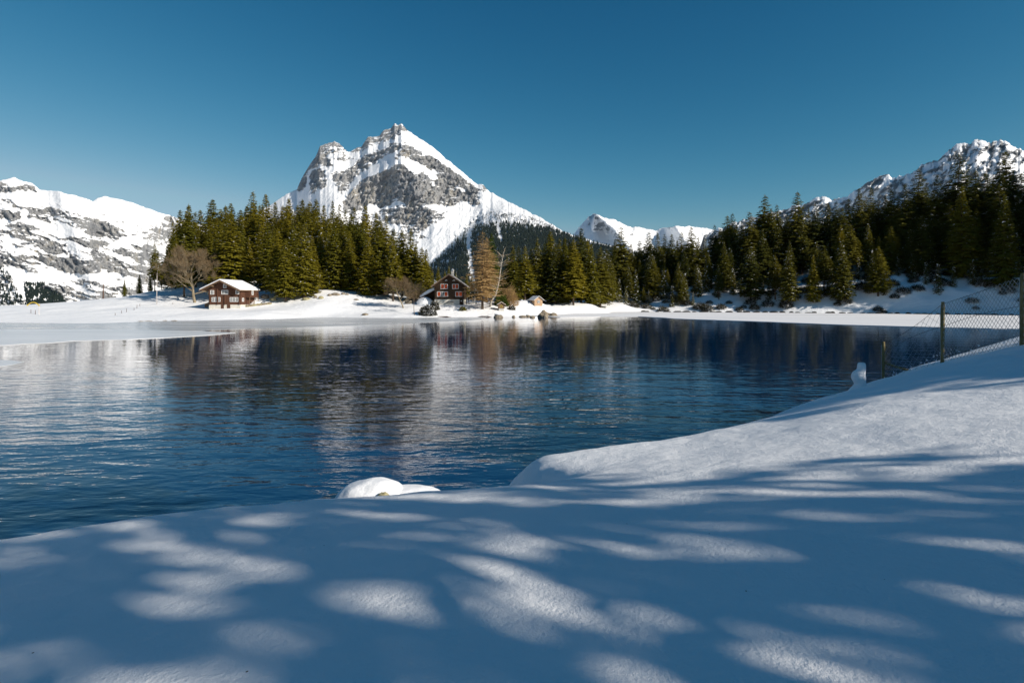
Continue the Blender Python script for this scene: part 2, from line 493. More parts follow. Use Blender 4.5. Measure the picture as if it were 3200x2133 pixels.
# far shore: control points (x, y, z)
cp = []
shore_px = [(-900, 1006), (-400, 1009), (0, 1008), (300, 1010), (540, 1003), (700, 1000), (850, 996), (1000, 992), (1150, 993),
            (1300, 993), (1500, 990), (1600, 990), (1700, 984), (1800, 980), (1900, 976), (2000, 974), (2400, 976), (2800, 980), (3200, 985)]
shore = [wat(*p) for p in shore_px] + [(130, 117), (136, 100), (140, 85), (140, 70), (120, 50), (70, 30)]
for x, y in shore:
    cp.append((x, y, 0.0))
shift = lambda p: float(np.interp(p, [2000, 2400, 2800, 3200, 3600], [0, -9, -22, -33, -40]))
for px, py, D in [(-400, 975, 125), (0, 958, 150), (150, 948, 146), (320, 935, 142), (480, 925, 140), (600, 921, 142), (0, 985, 104), (300, 985, 103), (300, 972, 115),
                  (480, 985, 106), (480, 960, 118), (640, 964, 121), (760, 964, 121), (690, 952, 130), (850, 957, 125), (1000, 962, 121), (850, 985, 109), (1000, 984, 118),
                  (800, 922, 131), (900, 915, 136), (1000, 910, 136), (1100, 915, 136), (1200, 945, 130), (700, 885, 150), (850, 862, 156), (1000, 880, 156), (1100, 890, 160),
                  (560, 893, 160), (500, 915, 165), (1300, 932, 150), (1310, 953, 127), (1400, 952, 127), (1450, 948, 130), (1400, 966, 122), (1510, 966, 122), (1600, 957, 128),
                  (1560, 951, 140), (1630, 951, 142), (1490, 944, 140), (1690, 956, 133), (1850, 951, 150), (1950, 951, 166), (1800, 946, 190), (1500, 938, 170), (2000, 960, 169), (2100, 928, 175), (2200, 905, 178), (2300, 935, 170),
                  (2400, 878, 180), (2600, 855, 181), (2800, 845, 182), (3000, 845, 181), (3200, 850, 179), (3200, 908, 168), (3000, 908, 169), (2800, 910, 169), (2600, 914, 169), (2450, 920, 170)]:
    v = at(px, py, D + shift(px))
    cp.append((v.x, v.y, v.z))
cp += [(-80, 188, 14), (-45, 188, 14), (-60, 240, 10), (-20, 190, 7), (10, 230, 5), (40, 230, 6), (90, 215, 19), (135, 205, 27), (180, 200, 34),
       (90, 290, 20), (150, 290, 34), (230, 290, 42), (-160, 200, -4), (-130, 260, -10), (-230, 180, -6), (-260, 140, 0), (150, 118, 12), (165, 140, 26), (190, 128, 33), (225, 128, 46), (210, 165, 40), (250, 160, 54), (185, 88, 12), (200, 60, 12),
       (230, 200, 40), (270, 80, 24), (0, 320, 2)]
cp += [(-60, 60, -2), (0, 70, -2.5), (60, 100, -2.5), (110, 120, -2), (-100, 70, -2), (0, 40, -2), (60, 60, -2), (100, 75, -2), (20, 100, -2)]
far_z = TPS(cp, 1e-6)
xs = np.r_[np.linspace(-330, -150, 50)[:-1], np.linspace(-150, 175, 330), np.linspace(175, 330, 40)[1:]]
ys = np.r_[np.linspace(40, 84, 20)[:-1], np.linspace(84, 215, 160), np.linspace(215, 330, 50)[1:]]
GX, GY = np.meshgrid(xs, ys)
def far_height(x, y):
    z = far_z(x, y)
    z = z + np.where(z > 0.3, 1, 0) * 0.0
    lump = fbm(x / 9, y / 9, 4, 3) * 0.35 + fbm(x / 2.5, y / 2.5, 3, 8) * 0.06
    rough = sstep(60, 95, x) * sstep(0, 14, y - 160 + sstep(60, 130, x) * 34)
    lump = lump + rough * (ridged(x / 7, y / 7, 4, 21) - 0.5) * 1.8
    return z + lump * sstep(-0.2, 1.2, z)
GZ = far_height(GX, GY)
me = mesh_from('far_shore_terrain', np.stack([GX, GY, GZ], -1).reshape(-1, 3), grid_faces(*GX.shape), M_snow, True)
tag(obj('far_shore_terrain', me), kind='structure')
def ground(x, y):
    return float(far_height(np.array([x]), np.array([y]))[0])

V = [(-400, -60, 0), (400, -60, 0), (400, 330, 0), (-400, 330, 0)]
tag(obj('lake_water', mesh_from('lake_water', V, [(0, 1, 2, 3)], M_water)), kind='structure')

# near snow bank
crest = [(-40, -4), (-14, 3.6), (-8.5, 5.2), (-6.4, 5.75), (-5.4, 6.0), (-4.1, 6.65), (-2.5, 7.25), (-1.0, 7.45), (0.2, 7.55), (0.75, 8.2), (0.2, 9.5), (0.05, 10.0), (0.4, 10.35), (1.1, 10.45),
         (1.8, 10.6), (3.8, 11.3), (5.8, 12.55), (8.07, 14.4), (9.6, 15.7), (11.0, 17.2), (12.5, 18.4), (16, 19.5), (30, 22), (60, 30), (130, 55), (260, 60), (260, -160), (-160, -160), (-160, -4)]
ncp = [(0, 0, 2.35), (0, 2.5, 2.33), (-2.2, 2.4, 2.25), (2.2, 2.4, 2.42), (0, 5, 2.1), (-3, 4.5, 1.95), (3, 5, 2.35), (-6.4, 5.5, 1.62), (-5.4, 5.8, 1.62), (-4.1, 6.4, 1.62), (-2.5, 7.0, 1.6), (0, 7.3, 1.68),
       (0.3, 10.0, 1.26), (1.8, 10.4, 1.40), (3.8, 11.1, 1.46), (5.8, 12.3, 1.62), (8.07, 14.1, 1.72), (9.6, 15.4, 1.74), (11.4, 17.2, 1.70), (2.0, 8.5, 1.6), (4, 9, 1.85), (7, 11, 2.2),
       (11.5, 12.5, 3.02), (11.7, 15.5, 2.21), (15, 14, 3.4), (14.8, 16.6, 2.7), (20, 14, 4.2), (10, 6, 3.2), (5, 4, 2.65), (20, 0, 4.6), (30, -10, 7), (60, -20, 12), (60, 10, 12), (0, -10, 3.2), (-10, -5, 2.1),
       (-10, 2, 1.6), (-30, -10, 1.5), (30, 15, 6), (0, -60, 8), (100, -60, 20), (-100, -60, 4)]
near_z = TPS(ncp, 1e-7)
nx = np.r_[np.linspace(-150, -16, 30)[:-1], np.linspace(-16, -9, 40)[:-1], np.linspace(-9, 18, 330)[:-1], np.linspace(18, 30, 40)[:-1], np.linspace(30, 250, 50)]
ny = np.r_[np.linspace(-150, -8, 40)[:-1], np.linspace(-8, 0.5, 40)[:-1], np.linspace(0.5, 20, 260)[:-1], np.linspace(20, 62, 40)]
NX, NY = np.meshgrid(nx, ny)
def near_height(x, y):
    P = np.c_[np.ravel(x), np.ravel(y)]
    d = sdist(P, crest).reshape(np.shape(x))
    z = near_z(x, y)
    d = d + fbm(x / 0.8, y / 0.8, 3, 5) * 0.10
    k = 0.16
    drop = k * np.log1p(np.exp(np.clip(d / k, -40, 40)))
    z = z - 2.4 * drop - 0.10 * np.exp(np.clip(d, -8, 0) / 0.5)
    z = z + fbm(x / 2.2, y / 2.2, 3, 9) * 0.07 + fbm(x / 0.55, y / 0.55, 3, 12) * 0.012
    return np.maximum(z, -3)
NZ = near_height(NX, NY)
me = mesh_from('near_snow_bank', np.stack([NX, NY, NZ], -1).reshape(-1, 3), grid_faces(*NX.shape), M_snow_near, True)
tag(obj('near_snow_bank', me), kind='structure')
def nground(x, y):
    return float(near_height(np.array([x]), np.array([y]))[0])

# lake ice
def sheet(name, pts, z, mat, thick=0.05):
    P = [wat(px, py, z) for px, py in pts]
    # extra points so that the rim is not straight
    Q = []
    rnd = random.Random(5)
    for i in range(len(P)):
        a, b = Vector(P[i]), Vector(P[(i + 1) % len(P)])
        L = (b - a).length
        n = max(1, min(30, int(L / 1.5)))
        nrm = Vector((-(b - a).y, (b - a).x)).normalized() if L > 0 else Vector((0, 0))
        for k in range(n):
            o_ = 0 if k == 0 else float(vnoise(np.array([k * 0.7 + i * 9.1]), np.array([0.3]), 4)[0]) * min(0.5, L * 0.03)
            q = a.lerp(b, k / n) + nrm * o_
            Q.append((q.x, q.y))
    n = len(Q)
    V = [(x, y, z) for x, y in Q] + [(x, y, z - thick) for x, y in Q]
    Fc = [tuple(range(n))] + [(i, (i + 1) % n, (i + 1) % n + n, i + n) for i in range(n)]
    o = obj(name, mesh_from(name, V, Fc, mat))
    return tag(o, kind='structure')
sheet('lake_ice_tongue', [(-500, 1095), (-100, 1083), (0, 1079), (80, 1073), (150, 1071), (235, 1064), (400, 1060), (560, 1052), (660, 1046), (736, 1039), (600, 1033), (400, 1030), (200, 1028), (-500, 1035)], 0.035, M_grey_ice, 0.03)
sheet('lake_ice_rim', [(-600, 1035.5), (200, 1028.5), (400, 1030.5), (600, 1033.4), (700, 1029), (900, 1023), (1200, 1014), (1400, 1004), (1500, 998), (1530, 986), (1300, 985), (1000, 985), (700, 990), (540, 995), (300, 1000), (-600, 1000)], 0.02, M_thin_ice, 0.016)
sheet('lake_ice_floe', [(-300, 1122), (0, 1124), (45, 1126), (75, 1131), (40, 1139), (0, 1144), (-300, 1152)], 0.03, M_grey_ice, 0.025)
sheet('lake_ice_field', [(1640, 986), (1700, 988), (1750, 991), (1877, 988.5), (1995, 988.5), (2076, 992), (2107, 995), (2350, 1003), (2640, 1014), (2900, 1021), (3200, 1027), (3500, 1034), (4200, 1044), (4300, 990), (3500, 975), (2900, 970), (2000, 966), (1850, 972), (1750, 978)], 0.06, M_ice_snow, 0.055)

# ------------------------------------------------------------------ mountains
def interp(pts, x):
    p = np.array(pts, float)
    return np.interp(x, p[:, 0], p[:, 1])
def poly_mask(U, W, polys, soft=6.0, warp=10.0, seed=0):
    """signed soft mask of polygons in bearing space, edges warped"""
    u = U + fbm(U / 26, W / 26, 4, seed) * warp
    w = W + fbm(U / 26 + 9, W / 26, 4, seed + 5) * warp
    P = np.c_[u.ravel(), w.ravel()]
    m = np.zeros(U.size)
    for poly, s in polys:
        m = np.maximum(m, s * (1 - sstep(-soft, soft, sdist(P, poly))))
    return m.reshape(U.shape)
def blur(A, sig):
    """gaussian along the columns"""
    n = int(sig * 3) + 1
    k = np.exp(-0.5 * (np.arange(-n, n + 1) / sig) ** 2); k /= k.sum()
    B = np.pad(A, ((0, 0), (n, n)), 'edge')
    return sum(k[i] * B[:, i:i + A.shape[1]] for i in range(2 * n + 1))
class Mountain:
    def __init__(s, name, ridge, u0, u1, nu, bottom, nv, depth, maskf, mat, jag=3.0, rock_slope=66, snow_slope=38, relief=1.0, seed=0, hsmooth=26, extra=None, rot=0.0):
        us = np.linspace(u0, u1, nu)
        top = interp(ridge, us) - (ridged(us / 30, us * 0 + 0.5, 4, seed + 2) - 0.6) * jag * 2.2 - (ridged(us / 9, us * 0 + 0.5, 3, seed + 5) - 0.6) * jag * 1.1
        t = np.linspace(0, 1, nv) ** 1.15
        U = np.repeat(us[None], nv, 0)
        W = top[None] + (bottom - top[None]) * t[:, None]
        rock = maskf(U, W)
        slope = R(snow_slope) + (R(rock_slope) - R(snow_slope)) * sstep(0.2, 0.8, rock) + fbm(U / 60, W / 60, 3, seed + 31) * 0.10
        c = 1 / np.tan(slope)
        e = (HOR - W) / F
        Y = np.empty_like(U)
        Y[0] = depth(us) if callable(depth) else interp(depth, us)
        for i in range(1, nv):
            Y[i] = Y[i - 1] * (1 - c[i] * e[i - 1]) / (1 - c[i] * e[i])
        Y = 0.08 * blur(Y, 3.0) + 0.92 * blur(Y, hsmooth)
        if extra is not None:
            Y = Y + extra(U, W)
        Yn = Y.mean()
        # buttresses and gullies, mostly running down the fall line
        fade = sstep(0.0, 0.05, t)[:, None]
        ux = U + W * rot
        g1 = ridged((ux + fbm(U / 50, W / 50, 3, seed + 41) * 18) / 85, W / 120, 5, seed + 40) - 0.55
        g2 = ridged((ux + fbm(U / 20, W / 20, 3, seed + 61) * 6) / 24, W / 42, 4, seed + 60) - 0.55
        g3 = fbm(U / 11, W / 14, 4, seed + 80)
        k = Yn / F
        amp = 0.16 + 0.84 * sstep(0.1, 0.7, blur(rock, 2.0))
        Y = Y - relief * k * fade * (g1 * 42 * (0.12 + 0.88 * amp) + g2 * 30 * amp + g3 * 12 * amp + (ridged(U / 9, W / 13, 3, seed + 90) - 0.55) * 7 * rock)
        X = (U - 1600) / F * Y
        Z = EYE - (W - HOR) / F * Y
        s.U, s.W, s.Y, s.X, s.Z, s.rock = U, W, Y, X, Z, rock
        # far side: falls away behind the ridge
        nb = 6
        Xb, Yb, Zb, Rb = [], [], [], []
        for i in range(nb, 0, -1):
            f = i / nb
            dz = (Z[0] + 70) * f
            Yb.append(Y[0] + dz * 1.1); Xb.append((us - 1600) / F * Y[0]); Zb.append(Z[0] - dz); Rb.append(rock[0])
        X, Y, Z, rk = np.r_[np.array(Xb), X], np.r_[np.array(Yb), Y], np.r_[np.array(Zb), Z], np.r_[np.array(Rb), rock]
        me = mesh_from(name, np.stack([X, Y, Z], -1).reshape(-1, 3), grid_faces(*X.shape)[:, ::-1], mat, False)
        at_ = me.attributes.new('rock', 'FLOAT', 'POINT')
        at_.data.foreach_set('value', rk.ravel().astype(np.float32))
        s.o = tag(obj(name, me), kind='structure')
    def sample(s, n, poly, seed, dens=None):
        rg = np.random.default_rng(seed)
        nr, nc = s.U.shape
        P = np.c_[s.U.ravel(), s.W.ravel()]
        ok = np.where(inside(P, poly))[0]
        # weight by bearing-space cell size so that cover is even
        wgt = np.ones(len(ok))
        if dens is not None:
            wgt = np.clip(dens(P[ok, 0], P[ok, 1]), 0, None)
        if wgt.sum() == 0:
            return np.zeros((0, 3))
        i = rg.choice(ok, n, p=wgt / wgt.sum())
        r, c = np.clip(i // nc, 0, nr - 2), np.clip(i % nc, 0, nc - 2)
        fr, fc = rg.random(n), rg.random(n)
        out = []
        for A in (s.X, s.Y, s.Z):
            out.append((A[r, c] * (1 - fc) + A[r, c + 1] * fc) * (1 - fr) + (A[r + 1, c] * (1 - fc) + A[r + 1, c + 1] * fc) * fr)
        return np.stack(out, 1)
def far_forest(name, P, label, hmin, hmax, seed):
    rg = np.random.default_rng(seed)
    n = len(P)
    h = hmin + (hmax - hmin) * rg.random(n)
    r = h * (0.17 + 0.08 * rg.random(n))
    V, k = [], 5
    ang = rg.random(n) * 6.28
    for lvl, (zz, rr) in enumerate([(0.0, 1.0), (0.45, 0.72)]):
        for j in range(k):
            a = ang + 2 * np.pi * j / k + lvl
            V.append(np.stack([P[:, 0] + np.cos(a) * r * rr, P[:, 1] + np.sin(a) * r * rr, P[:, 2] + h * zz - 1], 1))
    V.append(np.stack([P[:, 0], P[:, 1], P[:, 2] + h * 0.62], 1))
    V.append(np.stack([P[:, 0], P[:, 1], P[:, 2] + h], 1))
    V = np.stack(V, 1)
    m = V.shape[1]
    Fl = []
    for j in range(k):
        Fl.append((j, (j + 1) % k, 2 * k))
        Fl.append((k + j, k + (j + 1) % k, 2 * k + 1))
    Fl = (np.array(Fl)[None] + (np.arange(n) * m)[:, None, None]).reshape(-1, 3)
    o = obj(name, mesh_from(name, V.reshape(-1, 3), Fl, M_farforest))
    return tag(o, label, 'forest', kind='stuff')

# central peak
ridge_c = [(700, 700), (800, 668), (860, 630), (900, 604), (928, 590), (940, 560), (962, 522), (985, 492), (1000, 456), (1020, 450), (1045, 440), (1065, 452), (1087, 475), (1100, 468), (1130, 456),
           (1150, 428), (1185, 424), (1200, 406), (1222, 402), (1234, 384), (1244, 391), (1255, 385), (1270, 405), (1300, 424), (1350, 458), (1400, 500), (1450, 541), (1490, 573), (1512, 578), (1530, 598),
           (1600, 635), (1680, 675), (1720, 697), (1760, 722), (1800, 737), (1900, 766), (2000, 788), (2150, 815), (2400, 860)]
rocks_c = [([(922, 594), (940, 552), (965, 515), (985, 488), (1000, 452), (1018, 482), (1030, 500), (1042, 515), (1028, 521), (1000, 517), (972, 520), (958, 538), (960, 560), (952, 588), (938, 596)], 1.0),
           ([(976, 534), (998, 530), (1014, 545), (1020, 576), (1000, 592), (974, 596), (968, 570)], 1.0),
           ([(1036, 545), (1060, 534), (1066, 560), (1050, 572), (1040, 570)], 1.0),
           ([(1055, 545), (1100, 520), (1130, 490), (1180, 470), (1230, 450), (1262, 440), (1254, 462), (1204, 487), (1164, 512), (1124, 547), (1094, 574), (1070, 606), (1050, 592)], 0.8),
           ([(1000, 452), (1045, 436), (1085, 474), (1110, 500), (1060, 505), (1030, 490)], 0.52),
           ([(1185, 422), (1200, 402), (1225, 400), (1235, 380), (1262, 384), (1277, 408), (1250, 420), (1238, 436), (1215, 436), (1195, 446), (1178, 452), (1168, 440)], 0.72),
           ([(1098, 468), (1135, 450), (1155, 422), (1176, 440), (1160, 456), (1120, 478)], 0.68),
           ([(1262, 442), (1285, 458), (1330, 483), (1380, 510), (1440, 551), (1482, 581), (1500, 602), (1478, 606), (1430, 580), (1390, 546), (1330, 520), (1300, 506), (1262, 491), (1228, 492), (1258, 465)], 0.95),
           ([(1072, 632), (1110, 582), (1150, 552), (1200, 536), (1260, 524), (1282, 535), (1292, 552), (1320, 533), (1342, 556), (1354, 592), (1370, 543), (1392, 545), (1420, 570), (1432, 596), (1470, 600), (1478, 627),
             (1440, 632), (1410, 642), (1380, 640), (1340, 637), (1310, 641), (1288, 660), (1250, 622), (1230, 620), (1222, 640), (1190, 652), (1160, 637), (1140, 647), (1110, 652), (1076, 668)], 1.0),
           ([(1500, 575), (1525, 585), (1525, 600), (1505, 600)], 0.8), ([(1465, 600), (1495, 602), (1500, 640), (1468, 640)], 0.85),
           ([(1190, 655), (1290, 640), (1330, 648), (1375, 660), (1400, 655), (1385, 680), (1340, 702), (1310, 722), (1285, 732), (1250, 705), (1205, 690)], 0.72),
           ([(1140, 660), (1190, 660), (1210, 720), (1250, 740), (1230, 760), (1170, 720)], 0.55),
           ([(1250, 700), (1310, 722), (1330, 745), (1290, 770), (1240, 760)], 0.5),
           ([(1060, 640), (1120, 655), (1180, 660), (1190, 690), (1120, 690), (1070, 670)], 0.45),
           ([(1480, 655), (1560, 650), (1680, 685), (1760, 730), (1600, 715), (1480, 700), (1400, 760)], 0.34)]
def mask_c(U, W):
    m = poly_mask(U, W, rocks_c, 5, 12, 3)
    m = np.maximum(m * 0.55, poly_mask(U + ridged(U / 17, W / 23, 4, 74) * 16 - 10, W + fbm(U / 13, W / 13, 4, 73) * 12, rocks_c, 4, 9, 8))
    m = m + (fbm(U / 9, W / 9, 4, 77)) * 0.22
    m = np.maximum(m, 0.06 + fbm(U / 40, W / 30, 4, 78) * 0.3 * sstep(560, 640, W))
    top = interp(ridge_c, U[0])[None]
    crestl = (1 - sstep(3, 26, W - top)) * (1 - sstep(1240, 1300, U)) * sstep(930, 960, U) * 0.5
    return np.clip(np.maximum(m, crestl + fbm(U / 8, W / 8, 3, 79) * 0.25 * (crestl > 0.05)), 0, 1)
def extra_c(U, W):
    # wooded spur that stands in front of the couloir, and the arete below the summit
    line = np.interp(W, [560, 690, 760, 860, 960], [1540, 1480, 1405, 1300, 1200])
    spur = -420 * sstep(0, 90, U - line) * sstep(600, 760, W)
    arete = -110 * np.exp(-((U - np.interp(W, [400, 500, 650, 760], [1250, 1275, 1330, 1400])) / 60.0) ** 2) * sstep(395, 480, W) * (1 - sstep(600, 760, W))
    arete2 = -120 * np.exp(-((U - np.interp(W, [500, 560, 640], [1240, 1150, 1060])) / 40.0) ** 2) * sstep(430, 520, W) * (1 - sstep(620, 700, W))
    return spur + arete + arete2
mt_c = Mountain('central_mountain', ridge_c, 700, 2400, 760, 985, 300, lambda u: np.interp(u, [700, 950, 1250, 1800, 2400], [5600, 5500, 5400, 4300, 3800]), mask_c, M_mtn, jag=2.0, seed=11, extra=extra_c, relief=0.9, rot=0.75)
forest_poly = [(1285, 880), (1400, 772), (1450, 722), (1490, 702), (1530, 700), (1560, 690), (1640, 700), (1720, 714), (1800, 742), (1900, 771), (2000, 793), (2150, 822), (2350, 860), (2350, 920), (1270, 905)]
def fdens(u, w):
    chute = np.exp(-((u - np.interp(w, [700, 760, 870], [1468, 1462, 1478])) / 9.0) ** 2) + np.exp(-((u - np.interp(w, [700, 730, 800], [1555, 1558, 1580])) / 6.0) ** 2) * (w < 760)
    gap = sstep(0.28, 0.5, fbm(u / 22, w / 26, 3, 91)) * (1 - sstep(1480, 1560, u))
    edge = interp(forest_poly[:13], u)
    return np.clip(1 - 1.2 * chute - 0.7 * gap, 0, 1) * (1 - 0.8 * sstep(1900, 2000, u)) * (0.25 + 0.75 * sstep(0, 30, w - edge - fbm(u / 9, w * 0, 3, 92) * 18))
far_forest('slope_forest', mt_c.sample(26000, forest_poly, 3, fdens), 'dark spruce forest covering the lower spur of the central peak', 16, 27, 4)
far_forest('treeline_scrub', mt_c.sample(900, [(1440, 720), (1500, 665), (1560, 660), (1640, 672), (1720, 702), (1790, 738), (1640, 705), (1500, 705)], 6, lambda u, w: 0.2 + sstep(0, 0.4, fbm(u / 18, w / 18, 3, 95))), 'sparse dark scrub dotted over the snow above the spur forest', 7, 13, 7)

# mountain wall beyond the flat meadow
ridge_l = [(-500, 600), (-200, 575), (-60, 566), (0, 565), (30, 556), (46, 553), (62, 562), (100, 570), (124, 593), (180, 597), (215, 606), (255, 614), (290, 629), (305, 618), (330, 613), (400, 628), (440, 643), (500, 664), (560, 682), (640, 705), (760, 740)]
def mask_l(U, W):
    # strata that dip gently down to the right
    q = W - 0.34 * U
    wob = fbm(U / 70, W / 50, 4, 120) * 16
    band = fbm(U / 210, (q + wob) / 17, 4, 121)
    big = fbm(U / 130, W / 60, 3, 122)
    top = interp(ridge_l, U[0])[None]
    low = sstep(25, 70, W - top)
    right = 1 - sstep(330, 470, U - (W - 700) * 0.9)
    m = sstep(-0.12, 0.22, band + big * 0.7 - 0.02 + fbm(U / 14, W / 9, 4, 123) * 0.35) * low * (0.25 + 0.75 * right)
    m = np.maximum(m, poly_mask(U, W, [([(-60, 572), (10, 572), (30, 585), (50, 578), (100, 578), (122, 598), (60, 596), (-60, 610)], 0.95),
                                       ([(170, 805), (220, 800), (260, 815), (300, 830), (320, 850), (230, 852), (180, 840)], 0.95),
                                       ([(280, 765), (330, 790), (390, 830), (410, 855), (340, 850), (290, 810)], 0.95),
                                       ([(-60, 650), (60, 660), (70, 690), (-60, 680)], 0.95), ([(270, 700), (340, 705), (400, 740), (360, 748), (280, 730)], 0.9), ([(80, 650), (170, 660), (240, 668), (170, 675), (90, 670)], 0.9)], 5, 12, 5))
    return np.clip(m, 0, 1)
def extra_l(U, W):
    return -160 * np.exp(-((U - np.interp(W, [600, 720, 900], [200, 240, 300])) / 40.0) ** 2) + 500 * sstep(440, 560, U + (W - 700) * 0.3) * sstep(640, 760, W)
mt_l = Mountain('west_mountain_wall', ridge_l, -500, 760, 520, 985, 240, lambda u: np.interp(u, [-500, 0, 500, 760], [4000, 4200, 4700, 5200]), mask_l, M_mtn_l, jag=1.5, seed=29, relief=0.8, rock_slope=62, snow_slope=40, extra=extra_l, rot=-0.5)
for nm, pl, n, sd_, lb in [('slope_forest', [(-300, 820), (5, 832), (25, 850), (45, 895), (70, 935), (82, 955), (-300, 990)], 1500, 31, 'dark forest patch on the mountain foot at the frame edge'),
                           ('slope_forest', [(72, 880), (100, 886), (130, 882), (165, 908), (195, 932), (205, 950), (85, 960), (78, 915)], 900, 32, 'dark wedge of forest with snowy gaps below the mountain wall')]:
    far_forest(nm, mt_l.sample(n, pl, sd_, lambda u, w: 0.05 + sstep(-0.25, 0.05, -fbm(u / 16, w / 22, 3, 97) + 0.05)), lb, 16, 26, sd_)

# far snow peaks and the range above the dark wood
ridge_f = [(1650, 800), (1750, 760), (1790, 735), (1812, 708), (1840, 674), (1857, 664), (1878, 676), (1922, 685), (1960, 707), (2000, 711), (2050, 719), (2090, 709), (2110, 705), (2150, 706), (2200, 711), (2230, 716), (2300, 732), (2420, 760)]
def mask_f(U, W):
    return np.clip(sstep(0.25, 0.6, fbm((U + W * 0.6) / 22, (W - U * 0.5) / 40, 4, 140) + 0.12) * 0.6, 0, 1)
def extra_f(U, W):
    return -700 * np.exp(-((U - np.interp(W, [664, 720, 800], [1858, 1925, 1985])) / 22.0) ** 2) - 500 * np.exp(-((U - np.interp(W, [705, 760], [2110, 2150])) / 30.0) ** 2)
Mountain('distant_snow_peak', ridge_f, 1650, 2420, 260, 950, 110, lambda u: np.interp(u, [1650, 2420], [9500, 9800]), mask_f, M_mtn_f, jag=2.5, seed=47, relief=1.3, snow_slope=36, extra=extra_f)
ridge_r = [(2200, 735), (2300, 690), (2420, 662), (2480, 640), (2510, 634), (2570, 611), (2600, 621), (2640, 617), (2660, 602), (2720, 566), (2735, 556), (2768, 541), (2790, 552), (2810, 548), (2850, 540), (2880, 517), (2930, 496), (2970, 466),
           (2990, 450), (3010, 445), (3036, 452), (3045, 434), (3060, 440), (3074, 432), (3095, 446), (3120, 438), (3142, 440), (3165, 458), (3200, 468), (3260, 490), (3500, 560), (3800, 640)]
def mask_r(U, W):
    m = sstep(-0.12, 0.3, ridged((U + W * 0.8) / 30, (W - U * 0.4) / 48, 5, 160) - 0.5 + fbm(U / 60, W / 60, 3, 162) * 0.25) * 0.9
    return np.clip(m + fbm(U / 9, W / 9, 4, 161) * 0.35, 0, 1)
Mountain('east_snow_range', ridge_r, 2200, 3800, 460, 950, 150, lambda u: np.interp(u, [2200, 3000, 3800], [7000, 5600, 5000]), mask_r, M_mtn_f, jag=5.0, seed=53, relief=1.5, snow_slope=42, rock_slope=60, rot=0.9)

# ------------------------------------------------------------------ trees
ONES = ['', 'first', 'second', 'third', 'fourth', 'fifth', 'sixth', 'seventh', 'eighth', 'ninth', 'tenth', 'eleventh', 'twelfth', 'thirteenth', 'fourteenth', 'fifteenth', 'sixteenth', 'seventeenth', 'eighteenth', 'nineteenth']
TENS = {2: 'twent', 3: 'thirt', 4: 'fort', 5: 'fift', 6: 'sixt', 7: 'sevent', 8: 'eight', 9: 'ninet'}
def ordinal(n):
    if n < 20: return ONES[n]
    t, u = divmod(n, 10)
    if t >= 10: return 'hundred-and-' + ordinal(n - 100) if n > 100 else 'hundredth'
    return TENS[t] + ('ieth' if u == 0 else 'y-' + ONES[u])

